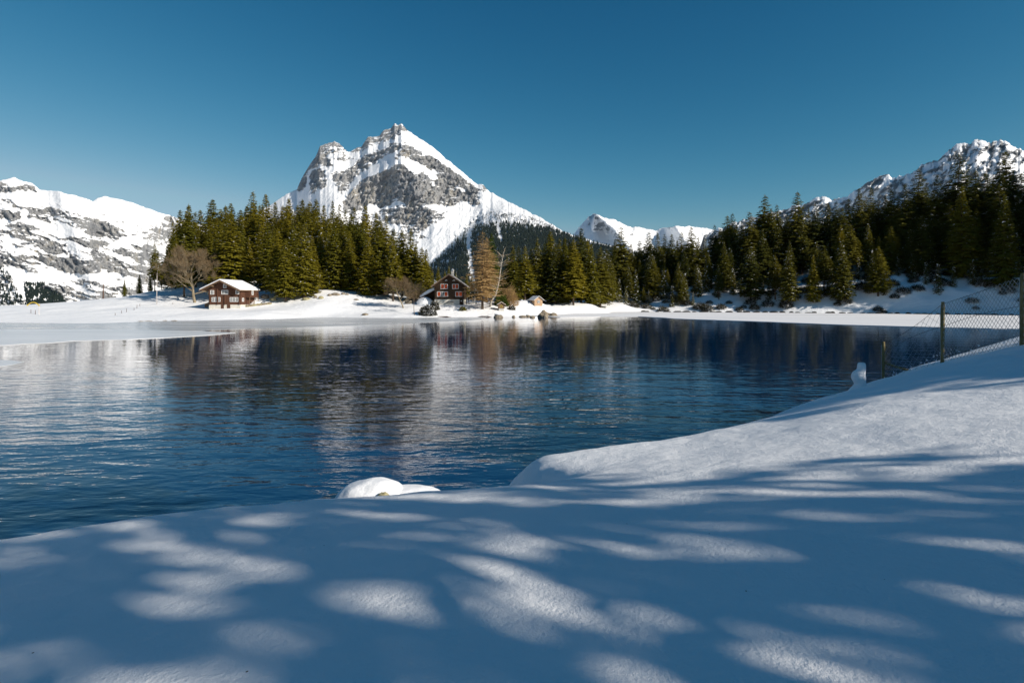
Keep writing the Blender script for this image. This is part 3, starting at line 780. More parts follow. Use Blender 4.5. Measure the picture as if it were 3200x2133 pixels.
def kites(B, D, S, L, Wd):
    """kite-shaped sprays: base point, direction, side vector, length, half width"""
    mid = B + D * (L * 0.45)[:, None]
    V = np.stack([B, mid + S * Wd[:, None], B + D * L[:, None], mid - S * Wd[:, None]], 1)
    return V
def unit(a):
    return a / np.maximum(np.linalg.norm(a, axis=-1, keepdims=True), 1e-9)
def conifer(seed, H=25.0, rad=3.3, clear=0.10, whorl=0.42, nb=11, dens=1.0, snowy=0.15, droop=0.35, spray=0.80, sw=0.20, power=0.8, sparse_top=0.0, rag=0.5, mat=None):
    """returns crown, snow and trunk meshes of one conifer, base at the origin"""
    rg = np.random.default_rng(seed)
    K, SN = [], []
    z = clear * H
    bare = 0
    while z < H * 0.985:
        t = (z - clear * H) / (H * (1 - clear))
        prof = (0.45 * (1 - t) ** power + 0.55 * (1 - t) ** (power + 0.45)) * (0.55 + 0.45 * min(1, t / 0.14)) + 0.02
        n = max(4, int(nb * (0.65 + 0.35 * (1 - t)) + rg.integers(-1, 2)))
        ph = rg.random() * 6.28
        gapk = 1.0 - 0.75 * sparse_top * (t > 0.7)
        for j in range(n):
            if rg.random() > (0.96 if t < 0.65 else 0.96 - 0.45 * sparse_top):
                continue
            a = ph + 6.283 * j / n + rg.normal(0, 0.18)
            L = rad * prof * (0.87 - rag / 2 + rag * rg.random()) * (1.0 if rg.random() > 0.1 else 1.25)
            out = np.array([math.cos(a), math.sin(a), 0.0]); side = np.array([-math.sin(a), math.cos(a), 0.0])
            dr = droop * (1.15 - 1.35 * t) + rg.normal(0, 0.07)
            zb = z + rg.normal(0, 0.15)
            m = max(2, int((2 + L * 3.1) * dens * gapk))
            s_ = np.sort(rg.random(m)) ** 0.75
            pos = out[None] * (L * s_)[:, None]
            pos[:, 2] = zb - dr * L * s_ + 0.28 * L * s_ ** 2 * droop
            for sg in (-1, 1):
                sgn = np.full(m, sg) * np.where(rg.random(m) < 0.1, -1, 1)
                ang = 0.5 + 0.5 * rg.random(m)
                D = unit(out[None] * np.cos(ang)[:, None] + side[None] * (sgn * np.sin(ang))[:, None] + np.array([0, 0, -1.0])[None] * (0.20 + 0.5 * rg.random(m))[:, None])
                S = unit(np.cross(out[None] * 0.75 + np.array([[0, 0, 0.65]]), D) + rg.normal(0, 0.30, (m, 3)))
                ln = spray * (0.55 + 0.75 * rg.random(m)) * (0.28 + 0.72 * min(1.0, prof * 1.7))
                K.append(kites(pos, D, S, ln, sw * (0.7 + 0.6 * rg.random(m)) * (0.42 + 0.58 * min(1.0, prof * 1.6))))
            # tip and the branch itself as narrow sprays
            tip = out[None] * (L * 0.82); tip[:, 2] = zb - dr * L * 0.82 + 0.28 * L * 0.67 * droop
            K.append(kites(tip, unit(out[None] + np.array([[0, 0, -0.25]])), side[None], np.array([0.28 * L + 0.18]), np.array([sw * 0.75 * (0.4 + 0.6 * min(1.0, prof * 1.6))])))
            if rg.random() < snowy * (1.25 - t):
                q = 0.3 + 0.6 * rg.random(2)
                pp = out[None] * (L * q)[:, None]; pp[:, 2] = zb - dr * L * q + 0.28 * L * q ** 2 * droop + 0.10
                SN.append(kites(pp, unit(out[None] + np.array([[0, 0, -dr]]) + rg.normal(0, 0.25, (2, 3))), unit(side[None] + rg.normal(0, 0.15, (2, 3))), 0.35 + 0.55 * rg.random(2), 0.10 + 0.13 * rg.random(2)))
        z += whorl * (0.75 + 0.5 * rg.random()) * (0.72 + 0.45 * (1 - t))
    # leader
    K.append(kites(np.array([[0, 0, H * 0.95]] * 3), unit(np.array([[0.05, 0, 1], [-0.05, 0.03, 1], [0, -0.05, 1]])), np.eye(3), np.full(3, H * 0.06), np.full(3, 0.06)))
    def pack(lst, name, mt):
        Vv = np.concatenate(lst).reshape(-1, 3)
        return mesh_from(name, Vv, np.arange(len(Vv)).reshape(-1, 4), mt)
    crown = pack(K, 'crown', mat or M_needle)
    snow = pack(SN, 'branch_snow', M_snow_plain) if SN else None
    mb = MB()
    r0 = 0.009 * H + 0.06
    lean = [(rg.normal(0, 0.03) * k, rg.normal(0, 0.03) * k) for k in range(6)]
    mb.tube([(lean[k][0], lean[k][1], -0.8 + (H * 0.97 + 0.8) * (k / 5.0)) for k in range(6)], [max(0.02, r0 * (1.15 if k == 0 else 1) * (1 - k / 5.2)) for k in range(6)], 8)
    # dead twigs on the bare stem
    for k in range(int(clear * 60)):
        zz = H * clear * (0.25 + 0.75 * rg.random()); a = rg.random() * 6.28; l = 0.5 + rg.random() * 1.2
        mb.tube([(0, 0, zz), (math.cos(a) * l, math.sin(a) * l, zz - 0.25 * l)], [0.025, 0.008], 3, False)
    trunk = mesh_from('trunk', mb.v, mb.f, M_bark, True)
    return crown, snow, trunk, H
SP = [conifer(100 + i, rad=[4.5, 5.2, 4.1, 4.8, 5.3, 4.3][i], clear=[0.05, 0.12, 0.08, 0.16, 0.05, 0.2][i], snowy=[0.20, 0.10, 0.42, 0.14, 0.25, 0.34][i], nb=14, spray=0.82, sw=0.20, power=[0.72, 0.62, 0.78, 0.6, 0.7, 0.7][i], sparse_top=[0.2, 0.0, 0.4, 0.1, 0.0, 0.5][i]) for i in range(6)]
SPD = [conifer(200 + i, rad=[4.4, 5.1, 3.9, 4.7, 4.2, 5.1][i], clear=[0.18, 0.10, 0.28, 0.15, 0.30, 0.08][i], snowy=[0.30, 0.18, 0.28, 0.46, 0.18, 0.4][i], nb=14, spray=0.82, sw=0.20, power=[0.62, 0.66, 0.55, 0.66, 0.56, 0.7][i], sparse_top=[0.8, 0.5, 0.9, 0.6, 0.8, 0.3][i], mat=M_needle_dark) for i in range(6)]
SMALL = [conifer(300 + i, H=10.0, rad=1.9, clear=0.03, whorl=0.36, nb=8, snowy=0.5, spray=0.5, sw=0.14, mat=M_needle_dark) for i in range(3)]
LARCH = [conifer(400 + i, H=20.0, rad=3.6, clear=0.14, whorl=0.5, nb=10, dens=1.6, snowy=0.0, droop=0.25, spray=0.75, sw=0.05, rag=1.0, power=0.5, sparse_top=0.3, mat=M_larch) for i in range(2)]
PINE = conifer(500, H=20, rad=3.0, clear=0.1, snowy=0.02, power=0.5, spray=0.7, mat=M_pine_g)

class Trees:
    list = []
rt = random.Random(77)
def plant(proto, x, y, z, H, name, label, cat='tree', group=None, wide=1.0, rz=None):
    crown, snow, trunk, H0 = proto
    root = empty(name, (x, y, z), rt.random() * 6.28 if rz is None else rz)
    k = H / H0
    root.scale = (k * wide, k * wide, k)
    obj('trunk', trunk, root)
    obj('crown', crown, root)
    if snow is not None:
        tag(obj('branch_snow', snow, root), kind='stuff')
    tag(root, label, cat, group)
    return root
def plant_px(proto, px, top, D, **k):
    """tree whose tip stands at bearing (px, top) at distance D; the ground gives its foot"""
    x = (px - 1600) / F * D
    g = ground(x, D) - 0.1
    H = (EYE + (HOR - top) / F * D) - g
    return plant(proto, x, D, g, max(H, 2.0), **k)

def skyline(pts):
    return lambda px: float(interp(pts, px))
# grove on the knoll behind the brown chalet
grove_back = [(540, 692, 170), (563, 655, 172), (590, 636, 175), (610, 662, 168), (626, 655, 178), (664, 622, 172), (690, 652, 180), (705, 640, 170), (722, 634, 176), (752, 655, 168), (772, 640, 178), (790, 598, 172), (812, 640, 180),
              (831, 606, 174), (860, 630, 178), (884, 640, 170), (903, 616, 176), (930, 640, 182), (945, 620, 170), (968, 628, 178), (988, 620, 170), (1012, 640, 180), (1040, 626, 172), (1060, 636, 178), (1080, 655, 182),
              (1107, 646, 168), (1142, 638, 166), (1176, 660, 170), (1160, 690, 175)]
grove_front = [(548, 745, 150), (575, 735, 140), (612, 740, 148), (655, 720, 152), (690, 690, 145), (722, 662, 138), (755, 690, 146), (778, 745, 150), (812, 700, 152), (838, 690, 142), (868, 712, 131), (893, 745, 128),
               (915, 690, 146), (952, 690, 130), (975, 735, 134), (1003, 700, 144), (1022, 720, 150), (1045, 700, 141), (1070, 690, 150), (1092, 720, 141), (1118, 690, 146), (1150, 735, 136), (1182, 690, 141),
               (1207, 670, 145), (1228, 740, 132), (1256, 718, 138), (1284, 714, 136), (1300, 760, 141), (1318, 772, 134), (1332, 778, 138), (1345, 838, 140)]
grove_mid = []
rm = random.Random(9)
sk = skyline([(p[0], p[1]) for p in sorted(grove_back + [(1207, 680, 0), (1284, 730, 0), (1330, 790, 0)])])
px = 548
while px < 1320:
    for D in (156, 162):
        p = px + rm.uniform(-9, 9)
        grove_mid.append((p, sk(p) + rm.uniform(14, 70) + (165 - D), D + rm.uniform(-3, 3)))
    px += 34
for lst, word in ((grove_back, 'top row of the hill grove'), (grove_mid, 'middle rows of the hill grove'), (grove_front, 'front row of the hill grove')):
    for i, (p, t, D) in enumerate(sorted(lst)):
        proto = SP[rt.randrange(6)]
        plant_px(proto, p, t, D, name='spruce_tree', label=f'olive green spruce, {ordinal(i + 1)} from the leafless maple in the {word}', group='spruces of the hill grove', wide=rt.uniform(1.05, 1.45))
# loose trees by the meadow
for p, t, D, pr, lb in [(389, 872, 150, SP[0], 'small dark conical spruce beside the meadow, lowest of three'), (436, 856, 150, SP[4], 'middle-sized spruce of three standing by the meadow edge'), (484, 757, 148, SPD[2], 'tall thin-topped spruce of three standing by the meadow edge'),
                        (505, 800, 155, SPD[0], 'dark spruce close behind the tall thin-topped one'), (470, 862, 156, SP[1], 'low spruce half hidden behind the thin-topped spruce')]:
    plant_px(pr, p, t, D, name='spruce_tree', label=lb, group='spruces by the meadow')
# trees around the dark chalet and along the flat shore
for i, (p, t, D, pr) in enumerate([(1352, 842, 158, SP[0]), (1369, 832, 158, SP[4]), (1390, 846, 165, SP[1]), (1403, 830, 160, SP[0]), (1425, 850, 160, SP[4]), (1440, 870, 165, SP[2]), (1458, 860, 168, SP[1])]):
    plant_px(pr, p, t, D, name='spruce_tree', label=f'small spruce rising behind the dark chalet roof, {ordinal(i + 1)} along', group='spruces behind the dark chalet')
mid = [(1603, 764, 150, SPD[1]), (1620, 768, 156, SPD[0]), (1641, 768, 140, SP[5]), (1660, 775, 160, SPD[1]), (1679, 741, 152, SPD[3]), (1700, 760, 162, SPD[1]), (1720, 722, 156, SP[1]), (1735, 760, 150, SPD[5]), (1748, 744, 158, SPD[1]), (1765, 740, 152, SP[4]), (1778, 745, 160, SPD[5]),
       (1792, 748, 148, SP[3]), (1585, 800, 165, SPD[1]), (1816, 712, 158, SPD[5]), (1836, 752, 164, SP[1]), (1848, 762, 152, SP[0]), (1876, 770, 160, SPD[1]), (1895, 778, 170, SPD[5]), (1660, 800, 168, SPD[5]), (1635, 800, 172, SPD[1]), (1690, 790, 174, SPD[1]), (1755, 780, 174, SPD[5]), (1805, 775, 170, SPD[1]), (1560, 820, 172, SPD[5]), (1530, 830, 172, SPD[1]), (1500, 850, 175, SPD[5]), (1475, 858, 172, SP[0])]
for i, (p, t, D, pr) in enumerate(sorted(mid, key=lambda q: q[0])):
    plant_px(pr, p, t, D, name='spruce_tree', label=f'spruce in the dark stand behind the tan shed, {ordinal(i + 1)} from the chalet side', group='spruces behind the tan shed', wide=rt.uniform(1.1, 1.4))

# wood on the steep bank
sky_r = [(1921, 750), (1940, 706), (1972, 760), (1999, 750), (2028, 724), (2055, 726), (2077, 735), (2099, 730), (2130, 724), (2160, 707), (2182, 740), (2204, 742), (2233, 702), (2250, 712), (2273, 672), (2289, 665), (2318, 690), (2342, 660), (2366, 680), (2391, 608), (2410, 650), (2428, 638), (2460, 668), (2492, 597),
         (2526, 648), (2548, 636), (2570, 655), (2588, 634), (2613, 627), (2632, 650), (2651, 620), (2685, 588), (2704, 610), (2722, 585), (2745, 620), (2766, 610), (2785, 592), (2805, 612), (2828, 575), (2850, 600), (2870, 524), (2900, 585), (2930, 547), (2958, 570), (2995, 478), (3020, 560), (3049, 532), (3079, 537), (3105, 550), (3140, 470), (3168, 545), (3192, 540)]
skr = skyline(sky_r)
bank = []
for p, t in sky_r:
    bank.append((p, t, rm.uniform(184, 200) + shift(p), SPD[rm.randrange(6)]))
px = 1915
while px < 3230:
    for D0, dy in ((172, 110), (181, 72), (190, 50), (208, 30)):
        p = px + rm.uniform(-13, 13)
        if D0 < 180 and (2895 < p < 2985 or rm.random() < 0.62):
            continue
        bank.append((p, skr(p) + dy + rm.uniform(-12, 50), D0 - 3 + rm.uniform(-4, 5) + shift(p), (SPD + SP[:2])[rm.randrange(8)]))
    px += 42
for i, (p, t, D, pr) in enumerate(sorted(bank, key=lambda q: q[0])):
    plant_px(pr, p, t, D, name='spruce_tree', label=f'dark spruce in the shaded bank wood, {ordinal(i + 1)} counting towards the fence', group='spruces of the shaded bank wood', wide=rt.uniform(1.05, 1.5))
# young snowy firs at the foot of the bank
foot = []
px = 1935
while px < 3220:
    D = 168 + rm.uniform(0, 8) + shift(px)
    x = (px - 1600) / F * D
    foot.append((px, D, rm.uniform(3.5, 11)))
    px += rm.uniform(18, 50)
for i, (p, D, h) in enumerate(foot):
    x = (p - 1600) / F * D
    plant(SMALL[i % 3], x, D, ground(x, D) - 0.15, h, 'young_fir', f'snow-dusted young fir at the bank foot, {ordinal(i + 1)} from the tan shed', group='young firs at the bank foot')
# unseen spruces outside the frame that shade the bank
off = []
for i in range(200):
    q = (rm.uniform(110, 182), rm.uniform(90, 172))
    if q[0] / q[1] > 0.95 and q[0] * 0.485 + q[1] * 0.875 > 165 and ground(*q) > 1.5 and min([math.dist(q, r_) for r_ in off] + [99]) > 5.5:
        off.append(q)
for i, (x, y) in enumerate(off):
    plant(SPD[i % 6], x, y, ground(x, y) - 0.2, rm.uniform(26, 35), 'unseen_spruce', 'tall spruce on the shaded hill beyond the fence, outside the view', group='hill spruces outside the view')
# unseen spruces beside the photographer: only their dappled shade shows
SHADE = [conifer(600 + i, H=16.0, rad=[2.1, 1.9, 2.3][i], clear=0.2, whorl=[0.60, 0.54, 0.66][i], nb=7, dens=1.3, snowy=0.0, spray=0.47, sw=0.135, power=0.35, sparse_top=0.2, mat=M_needle_dark) for i in range(3)]
ax, ay = sun_dir.x / math.cos(R(SUN_EL)), sun_dir.y / math.cos(R(SUN_EL))
for i, (n_, s_, h) in enumerate([(-3.0, 17, 15), (-1.3, 19, 16), (0.3, 16, 14), (1.8, 18.5, 15), (3.3, 16, 15), (4.7, 19, 16), (6.0, 16.5, 13), (12.8, 17, 14), (14.2, 20, 17), (15.6, 17, 17), (17.2, 21, 19), (18.8, 18, 18), (14.9, 27, 22), (20.5, 22, 20)]):
    x, y = ax * s_ - ay * n_, ay * s_ + ax * n_
    plant(SHADE[i % 3], x, y, nground(x, y) - 0.2, h, 'unseen_spruce', 'unseen spruce beside the viewpoint whose shade dapples the near snow', group='unseen spruces beside the viewpoint')

# ------------------------------------------------------------------ leafless trees, shrubs
def bare_tree(seed, H, spread, fork, bark, twigm, levels=5, r0=0.28, lean=(0, 0), upright=0.5, twig_len=0.55, twig_n=5, limbs=7):
    rg = np.random.default_rng(seed)
    mb, K = MB(), []
    def grow(p, d, L, r, lv):
        n = 4
        pts, rad = [p], [r]
        q, dd = np.array(p), np.array(d)
        for i in range(n):
            dd = unit(dd + rg.normal(0, 0.13, 3) + np.array([0, 0, 0.06 * upright * lv]))
            q = q + dd * L / n
            pts.append(tuple(q)); rad.append(r * (1 - 0.55 * (i + 1) / n))
        mb.tube(pts, rad, 7 if lv <= 1 else 5 if lv == 2 else 3, False)
        if lv >= levels:
            m = twig_n
            B = np.array([pts[rg.integers(1, n + 1)] for _ in range(m)])
            D = unit(dd[None] + rg.normal(0, 0.55, (m, 3)) + np.array([[0, 0, 0.25]]))
            K.append(kites(B, D, unit(np.cross(D, rg.normal(0, 1, (m, 3)))), twig_len * (0.5 + rg.random(m)), np.full(m, 0.014)))
            return
        for i in range(limbs if lv == 0 else rg.integers(4, 7)):
            f = (fork + (1 - fork) * (i + 0.5) / limbs) if lv == 0 else 0.25 + 0.75 * rg.random()
            k = min(n - 1, int(f * n)); b = np.array(pts[k]) + (np.array(pts[k + 1]) - np.array(pts[k])) * (f * n - k)
            a = rg.random() * 6.28 if lv else i * 2.4 + rg.random()
            ax_ = unit(np.cross(dd, np.array([math.cos(a), math.sin(a), 0.3])))
            tilt = (1.15 - 0.6 * f * upright) if lv == 0 else 0.45 + 0.45 * rg.random()
            c = unit(dd * math.cos(tilt) + ax_ * math.sin(tilt))
            if lv == 0:
                c = unit(np.array([math.cos(a) * spread, math.sin(a) * spread, 0.35 + 0.75 * f]))
            grow(tuple(b), c, (H * 0.50 * (1.1 - 0.55 * f) if lv == 0 else L * (0.45 + 0.22 * rg.random())), max(0.012, rad[k] * (0.5 if lv == 0 else 0.6)), lv + 1)
    grow((0, 0, -0.4), (lean[0], lean[1], 1), H * 0.72, r0, 0)
    tw = np.concatenate(K).reshape(-1, 3)
    return mesh_from('trunk', mb.v, mb.f, bark, True), mesh_from('crown', tw, np.arange(len(tw)).reshape(-1, 4), twigm)
def ray_ground(px, py, d0=88, d1=230):
    """where the bearing (px, py) meets the far ground"""
    D = np.linspace(d0, d1, 1200)
    x = (px - 1600) / F * D
    z = far_height(x, D)
    yy = HOR - (z - EYE) / D * F
    k = np.where((yy <= py) & (z > -0.2))[0]
    i = k[0] if len(k) else int(np.argmin(np.where(z > -0.2, yy, 1e9)))
    return Vector((x[i], D[i], z[i]))
def plant_bare(meshes, loc, name, label, cat='tree', scale=1.0, rz=0.0):
    root = empty(name, loc, rz)
    root.scale = (scale,) * 3
    obj('trunk', meshes[0], root); obj('crown', meshes[1], root)
    tag(root, label, cat)
    return root
g = ray_ground(610, 945)
plant_bare(bare_tree(5, 12.0, 1.0, 0.24, M_greybark, M_twig, levels=5, r0=0.34, limbs=11, twig_len=0.5, twig_n=4, upright=0.8), g, 'maple_tree', 'broad leafless maple with a domed crown beside the brown chalet')
g = ray_ground(1262, 962)
plant_bare(bare_tree(8, 6.6, 0.8, 0.3, M_greybark, M_twig, levels=4, r0=0.16, limbs=9, twig_n=7), g, 'bare_tree', 'small leafless tree on the shore before the green grove')
g = ray_ground(1296, 984)
plant_bare(bare_tree(9, 7.0, 0.35, 0.5, M_bark, M_shrub, levels=3, r0=0.07, limbs=5, twig_n=4, lean=(0.0, 0)), g, 'sapling', 'thin crooked sapling at the water edge beside the snowy bush')
# larch group between the dark chalet and the tiny hut
g = ray_ground(1510, 965)
plant(LARCH[0], g.x - 0.15, g.y, g.z - 0.1, EYE + (HOR - 722) / F * g.y - g.z, 'larch_tree', 'tall brown needleless larch with a thick trunk beside the dark chalet', wide=1.45)
x = (1521 - 1600) / F * 131
plant(LARCH[1], x, 131, ground(x, 131) - 0.1, 15.2, 'larch_tree', 'second brown larch standing just behind the thick-trunked one', wide=1.4)
x = (1536 - 1600) / F * 137
plant(PINE, x, 137, ground(x, 137) - 0.1, EYE + (HOR - 726) / F * 137 - ground(x, 137), 'pine_tree', 'bright green pine behind the brown larches')
g = ray_ground(1532, 957)
mb = MB()
pts = [at(1531, 962, g.y), at(1535, 940, g.y), at(1548, 922, g.y), at(1556, 895, g.y), at(1562, 860, g.y), at(1567, 825, g.y), at(1575, 785, g.y)]
pts = [p_ - g for p_ in pts]
mb.tube(pts, [0.30, 0.22, 0.18, 0.15, 0.12, 0.08, 0.03], 8)
rb = np.random.default_rng(3)
K = []
for i in range(60):
    f = rb.uniform(1.5, 5.9); k = int(f); b = pts[k].lerp(pts[k + 1], f - k)
    a = rb.random() * 6.28; L = rb.uniform(0.8, 2.6)
    e = b + Vector((math.cos(a) * L, math.sin(a) * L, L * rb.uniform(0.1, 0.8)))
    mb.tube([b, b.lerp(e, 0.5) + Vector((0, 0, 0.08 * L)), e], [0.035, 0.022, 0.01], 3, False)
    for q in range(14):
        t = rb.uniform(0.3, 1.0); d = unit(np.array(e - b) + rb.normal(0, 0.9, 3))
        K.append(kites(np.array([b.lerp(e, t)]), d[None], unit(np.cross(d, rb.normal(0, 1, 3)))[None], np.array([rb.uniform(0.3, 0.8)]), np.array([0.014])))
tw = np.concatenate(K).reshape(-1, 3)
root = empty('birch_tree', g)
obj('trunk', mesh_from('trunk', mb.v, mb.f, M_birch, True), root)
obj('crown', mesh_from('crown', tw, np.arange(len(tw)).reshape(-1, 4), M_larch), root)
tag(root, 'leaning leafless birch with a pale bent trunk behind the tiny hut', 'tree')

def shrub(seed, w, h, n, mat, snow=0.0, spray=0.35, sw=0.06):
    rg = np.random.default_rng(seed)
    d = unit(rg.normal(0, 1, (n, 3)) * np.array([1, 1, 0.8])); d[:, 2] = np.abs(d[:, 2])
    rr = rg.random(n) ** 0.45
    P = d * rr[:, None] * np.array([w, w, h]) * (0.75 + 0.35 * fbm(d[:, 0] * 2 + seed, d[:, 2] * 2 + d[:, 1], 3, seed))[:, None]
    D = unit(d + rg.normal(0, 0.5, (n, 3)))
    V = kites(P, D, unit(np.cross(D, rg.normal(0, 1, (n, 3)))), spray * (0.5 + rg.random(n)), sw * (0.6 + 0.8 * rg.random(n))).reshape(-1, 3)
    leaf = mesh_from('foliage', V, np.arange(len(V)).reshape(-1, 4), mat)
    sm = None
    if snow:
        k = rg.random(n) < snow * (0.4 + rr)
        m = int(k.sum())
        Q = P[k] + np.array([0, 0, 0.06]); D2 = unit(rg.normal(0, 1, (m, 3)) * np.array([1, 1, 0.35]))
        V = kites(Q, D2, unit(np.cross(D2, np.array([[0, 0, 1.0]])) + rg.normal(0, 0.2, (m, 3))), 0.22 + 0.3 * rg.random(m), 0.07 + 0.08 * rg.random(m)).reshape(-1, 3)
        sm = mesh_from('shrub_snow', V, np.arange(len(V)).reshape(-1, 4), M_snow_plain)
    mb = MB()
    for i in range(9):
        a = rg.random() * 6.28; t = rg.uniform(0.3, 0.8)
        mb.tube([(0, 0, -0.2), (math.cos(a) * w * t * 0.5, math.sin(a) * w * t * 0.5, h * 0.4), (math.cos(a) * w * t, math.sin(a) * w * t, h * 0.75)], [0.04, 0.03, 0.01], 4, False)
    return leaf, sm, mesh_from('stem', mb.v, mb.f, M_bark, True)
def plant_shrub(sh, loc, name, label, group=None, scale=1.0, rz=0.0, cat='shrub'):
    root = empty(name, loc, rz); root.scale = (scale,) * 3
    obj('stem', sh[2], root)
    tag(obj('foliage', sh[0], root), kind='stuff')
    if sh[1] is not None:
        tag(obj('shrub_snow', sh[1], root), kind='stuff')
    tag(root, label, cat, group)
    return root
plant_shrub(shrub(1, 2.3, 2.6, 3800, M_shrub, 0.35), ray_ground(1338, 984), 'snowy_bush', 'big snow-covered bush at the water edge below the dark chalet')
plant_shrub(shrub(2, 1.3, 2.2, 2200, M_shrub, 0.22), ray_ground(1358, 968), 'snowy_bush', 'smaller snowy bush against the plaster base of the dark chalet')
plant_shrub(shrub(3, 0.7, 0.75, 800, M_needle, 0.2), ray_ground(1446, 970), 'snowy_bush', 'small round bush alone on the snow below the chalet door')
plant_shrub(shrub(4, 2.6, 3.6, 4200, M_pine_g, 0.0), ray_ground(1566, 955), 'yew_bush', 'bright green bush behind the tiny hut', scale=0.85)
plant_shrub(shrub(5, 2.4, 5.6, 3600, M_larch, 0.0, 0.7, 0.02), ray_ground(1592, 955), 'bare_shrub', 'tall brown leafless shrub between the birch and the dark stand')
plant_shrub(shrub(6, 0.9, 1.0, 900, M_shrub, 0.25), ray_ground(1598, 968), 'snowy_bush', 'low snow-dusted bush next to the tiny hut')
plant_shrub(shrub(7, 1.1, 1.5, 500, M_shrub, 0.12, 0.5, 0.02), Vector((*wat(1690, 981), 0.5)), 'bare_shrub', 'thin leafless shrub growing behind the shore boulders')
SH = [shrub(20 + i, 1.5, 1.3, 900, M_shrub, 0.42, 0.85, 0.032) for i in range(4)]
k = 0
for i in range(100):
    px = 1960 + 1260 * (i + rm.random()) / 100
    D = rm.uniform(163.5, 178) + shift(px)
    x = (px - 1600) / F * D
    gz = ground(x, D)
    if gz < 0.1:
        continue
    k += 1
    plant_shrub(SH[i % 4], (x, D, gz - 0.2), 'bank_shrub', f'snowy scrub on the steep shaded bank, {ordinal(k)} from the tan shed', 'scrub on the steep bank', rm.uniform(0.5, 1.25), rm.random() * 6.28)

# ------------------------------------------------------------------ rocks
import bmesh
def blob(name, size, seed, mat, rough=0.3, sub=3, squash=0.0, loc=None, parent=None, rz=0.0, freq=1.3):
    bm = bmesh.new()
    bmesh.ops.create_icosphere(bm, subdivisions=sub, radius=1.0)
    co = np.array([v.co[:] for v in bm.verts])
    n = fbm(co[:, 0] * freq + seed * 3.1, co[:, 1] * freq + co[:, 2] * freq * 1.3, 4, seed) + 0.5 * fbm(co[:, 2] * freq * 2 + seed, co[:, 0] * freq * 2 - co[:, 1], 3, seed + 9)
    co = co * (1 + rough * n)[:, None]
    if squash:
        co[:, 2] = np.where(co[:, 2] < -squash, -squash, co[:, 2])
    co = co * np.array(size)
    for v, c in zip(bm.verts, co):
        v.co = c
    me = bpy.data.meshes.new(name)
    bm.to_mesh(me); bm.free()
    me.materials.append(mat)
    me.polygons.foreach_set('use_smooth', np.ones(len(me.polygons), bool))
    o = obj(name, me, parent, loc)
    o.rotation_euler = (0, 0, rz)
    return o
def px_m(n, D): return n * D / F
for i, (px, py, w, h, lb, m) in enumerate([
        (828, 931, 24, 16, 'pale boulder half under snow behind the brown chalet', M_stone), (853, 938, 22, 13, 'greenish boulder right behind the dry stone wall', M_lichen), (957, 936, 26, 9, 'flat mossy rock under the front spruces', M_lichen),
        (1003, 933, 16, 11, 'round green rock beside the brown outcrop', M_lichen), (986, 931, 12, 8, 'small brown rock left of the round green one', M_stone), (1030, 924, 14, 9, 'brown rock at the start of the outcrop row', M_stone), (1048, 922, 30, 10, 'long brown outcrop rock in the middle of its row', M_stone),
        (1072, 920, 14, 8, 'brown rock close after the long outcrop', M_stone), (1084, 921, 12, 6, 'last small brown rock of the outcrop row', M_stone), (1113, 937, 16, 5, 'low rock poking from the snow below the outcrop', M_stone), (1141, 984, 20, 8, 'lone tan rock on the snow by the water', M_stone),
        (1278, 948, 26, 16, 'dark boulder under the small leafless tree', M_stone)]):
    g = ray_ground(px, py)
    D = g.y
    tag(blob('boulder', (px_m(w, D) / 2, px_m(w, D) / 2.4, px_m(h, D) * 0.62), 40 + i, m, 0.3, loc=(g.x, g.y, g.z + px_m(h, D) * 0.12)), lb, 'rock', 'rocks on the snowy shore')
def shore_rock(px, py, w, h, seed, lb, m=M_stone, cap=False, rough=0.28, sub=3):
    x, y = wat(px, py)
    root = empty('shore_boulder', (x, y, 0))
    blob('stone', (px_m(w, y) / 2, px_m(w, y) / 2.6, px_m(h, y)), seed, m, rough, sub, squash=0.25, parent=root)
    if cap:
        blob('snow_cap', (px_m(w, y) / 2.3, px_m(w, y) / 3.0, px_m(h, y) * 0.28), seed + 1, M_snow_plain, 0.15, 3, parent=root, loc=(0, 0.1, px_m(h, y) * 0.92))
    tag(root, lb, 'rock', 'boulders at the water line')
shore_rock(1557, 992, 30, 11, 60, 'square-sided brown boulder with a flat snow top in the water', cap=True, rough=0.12)
shore_rock(1605, 991, 11, 6, 61, 'small dark stone between the square boulder and the rock pile')
shore_rock(1634, 990, 26, 5, 62, 'flat brown stone at the water line before the tan shed')
shore_rock(1664, 992, 18, 6, 63, 'orange-brown stone at the foot of the big boulder')
shore_rock(1650, 989, 14, 6, 66, 'low dark stone between the two flat shore stones', cap=True)
shore_rock(1697, 992, 32, 21, 64, 'big rugged boulder, tallest of the shore rocks', rough=0.42, sub=4)
shore_rock(1704, 993, 17, 10, 67, 'pale grey stone leaning on the big rugged boulder')
shore_rock(1729, 988, 26, 12, 65, 'rounded tan boulder next to the big rugged one')
shore_rock(1716, 987, 10, 11, 68, 'narrow grey stone wedged between the two largest boulders')
for i, (px, py, w) in enumerate([(372, 1003, 14), (388, 1004, 22), (412, 1004, 14), (440, 1005, 20), (462, 1004, 30), (488, 1003, 24), (515, 1003, 16), (545, 1003, 18)]):
    shore_rock(px, py, w, 2.6, 80 + i, f'dark flat stone at the meadow water line, {ordinal(i + 1)} from the yellow arch', rough=0.35)
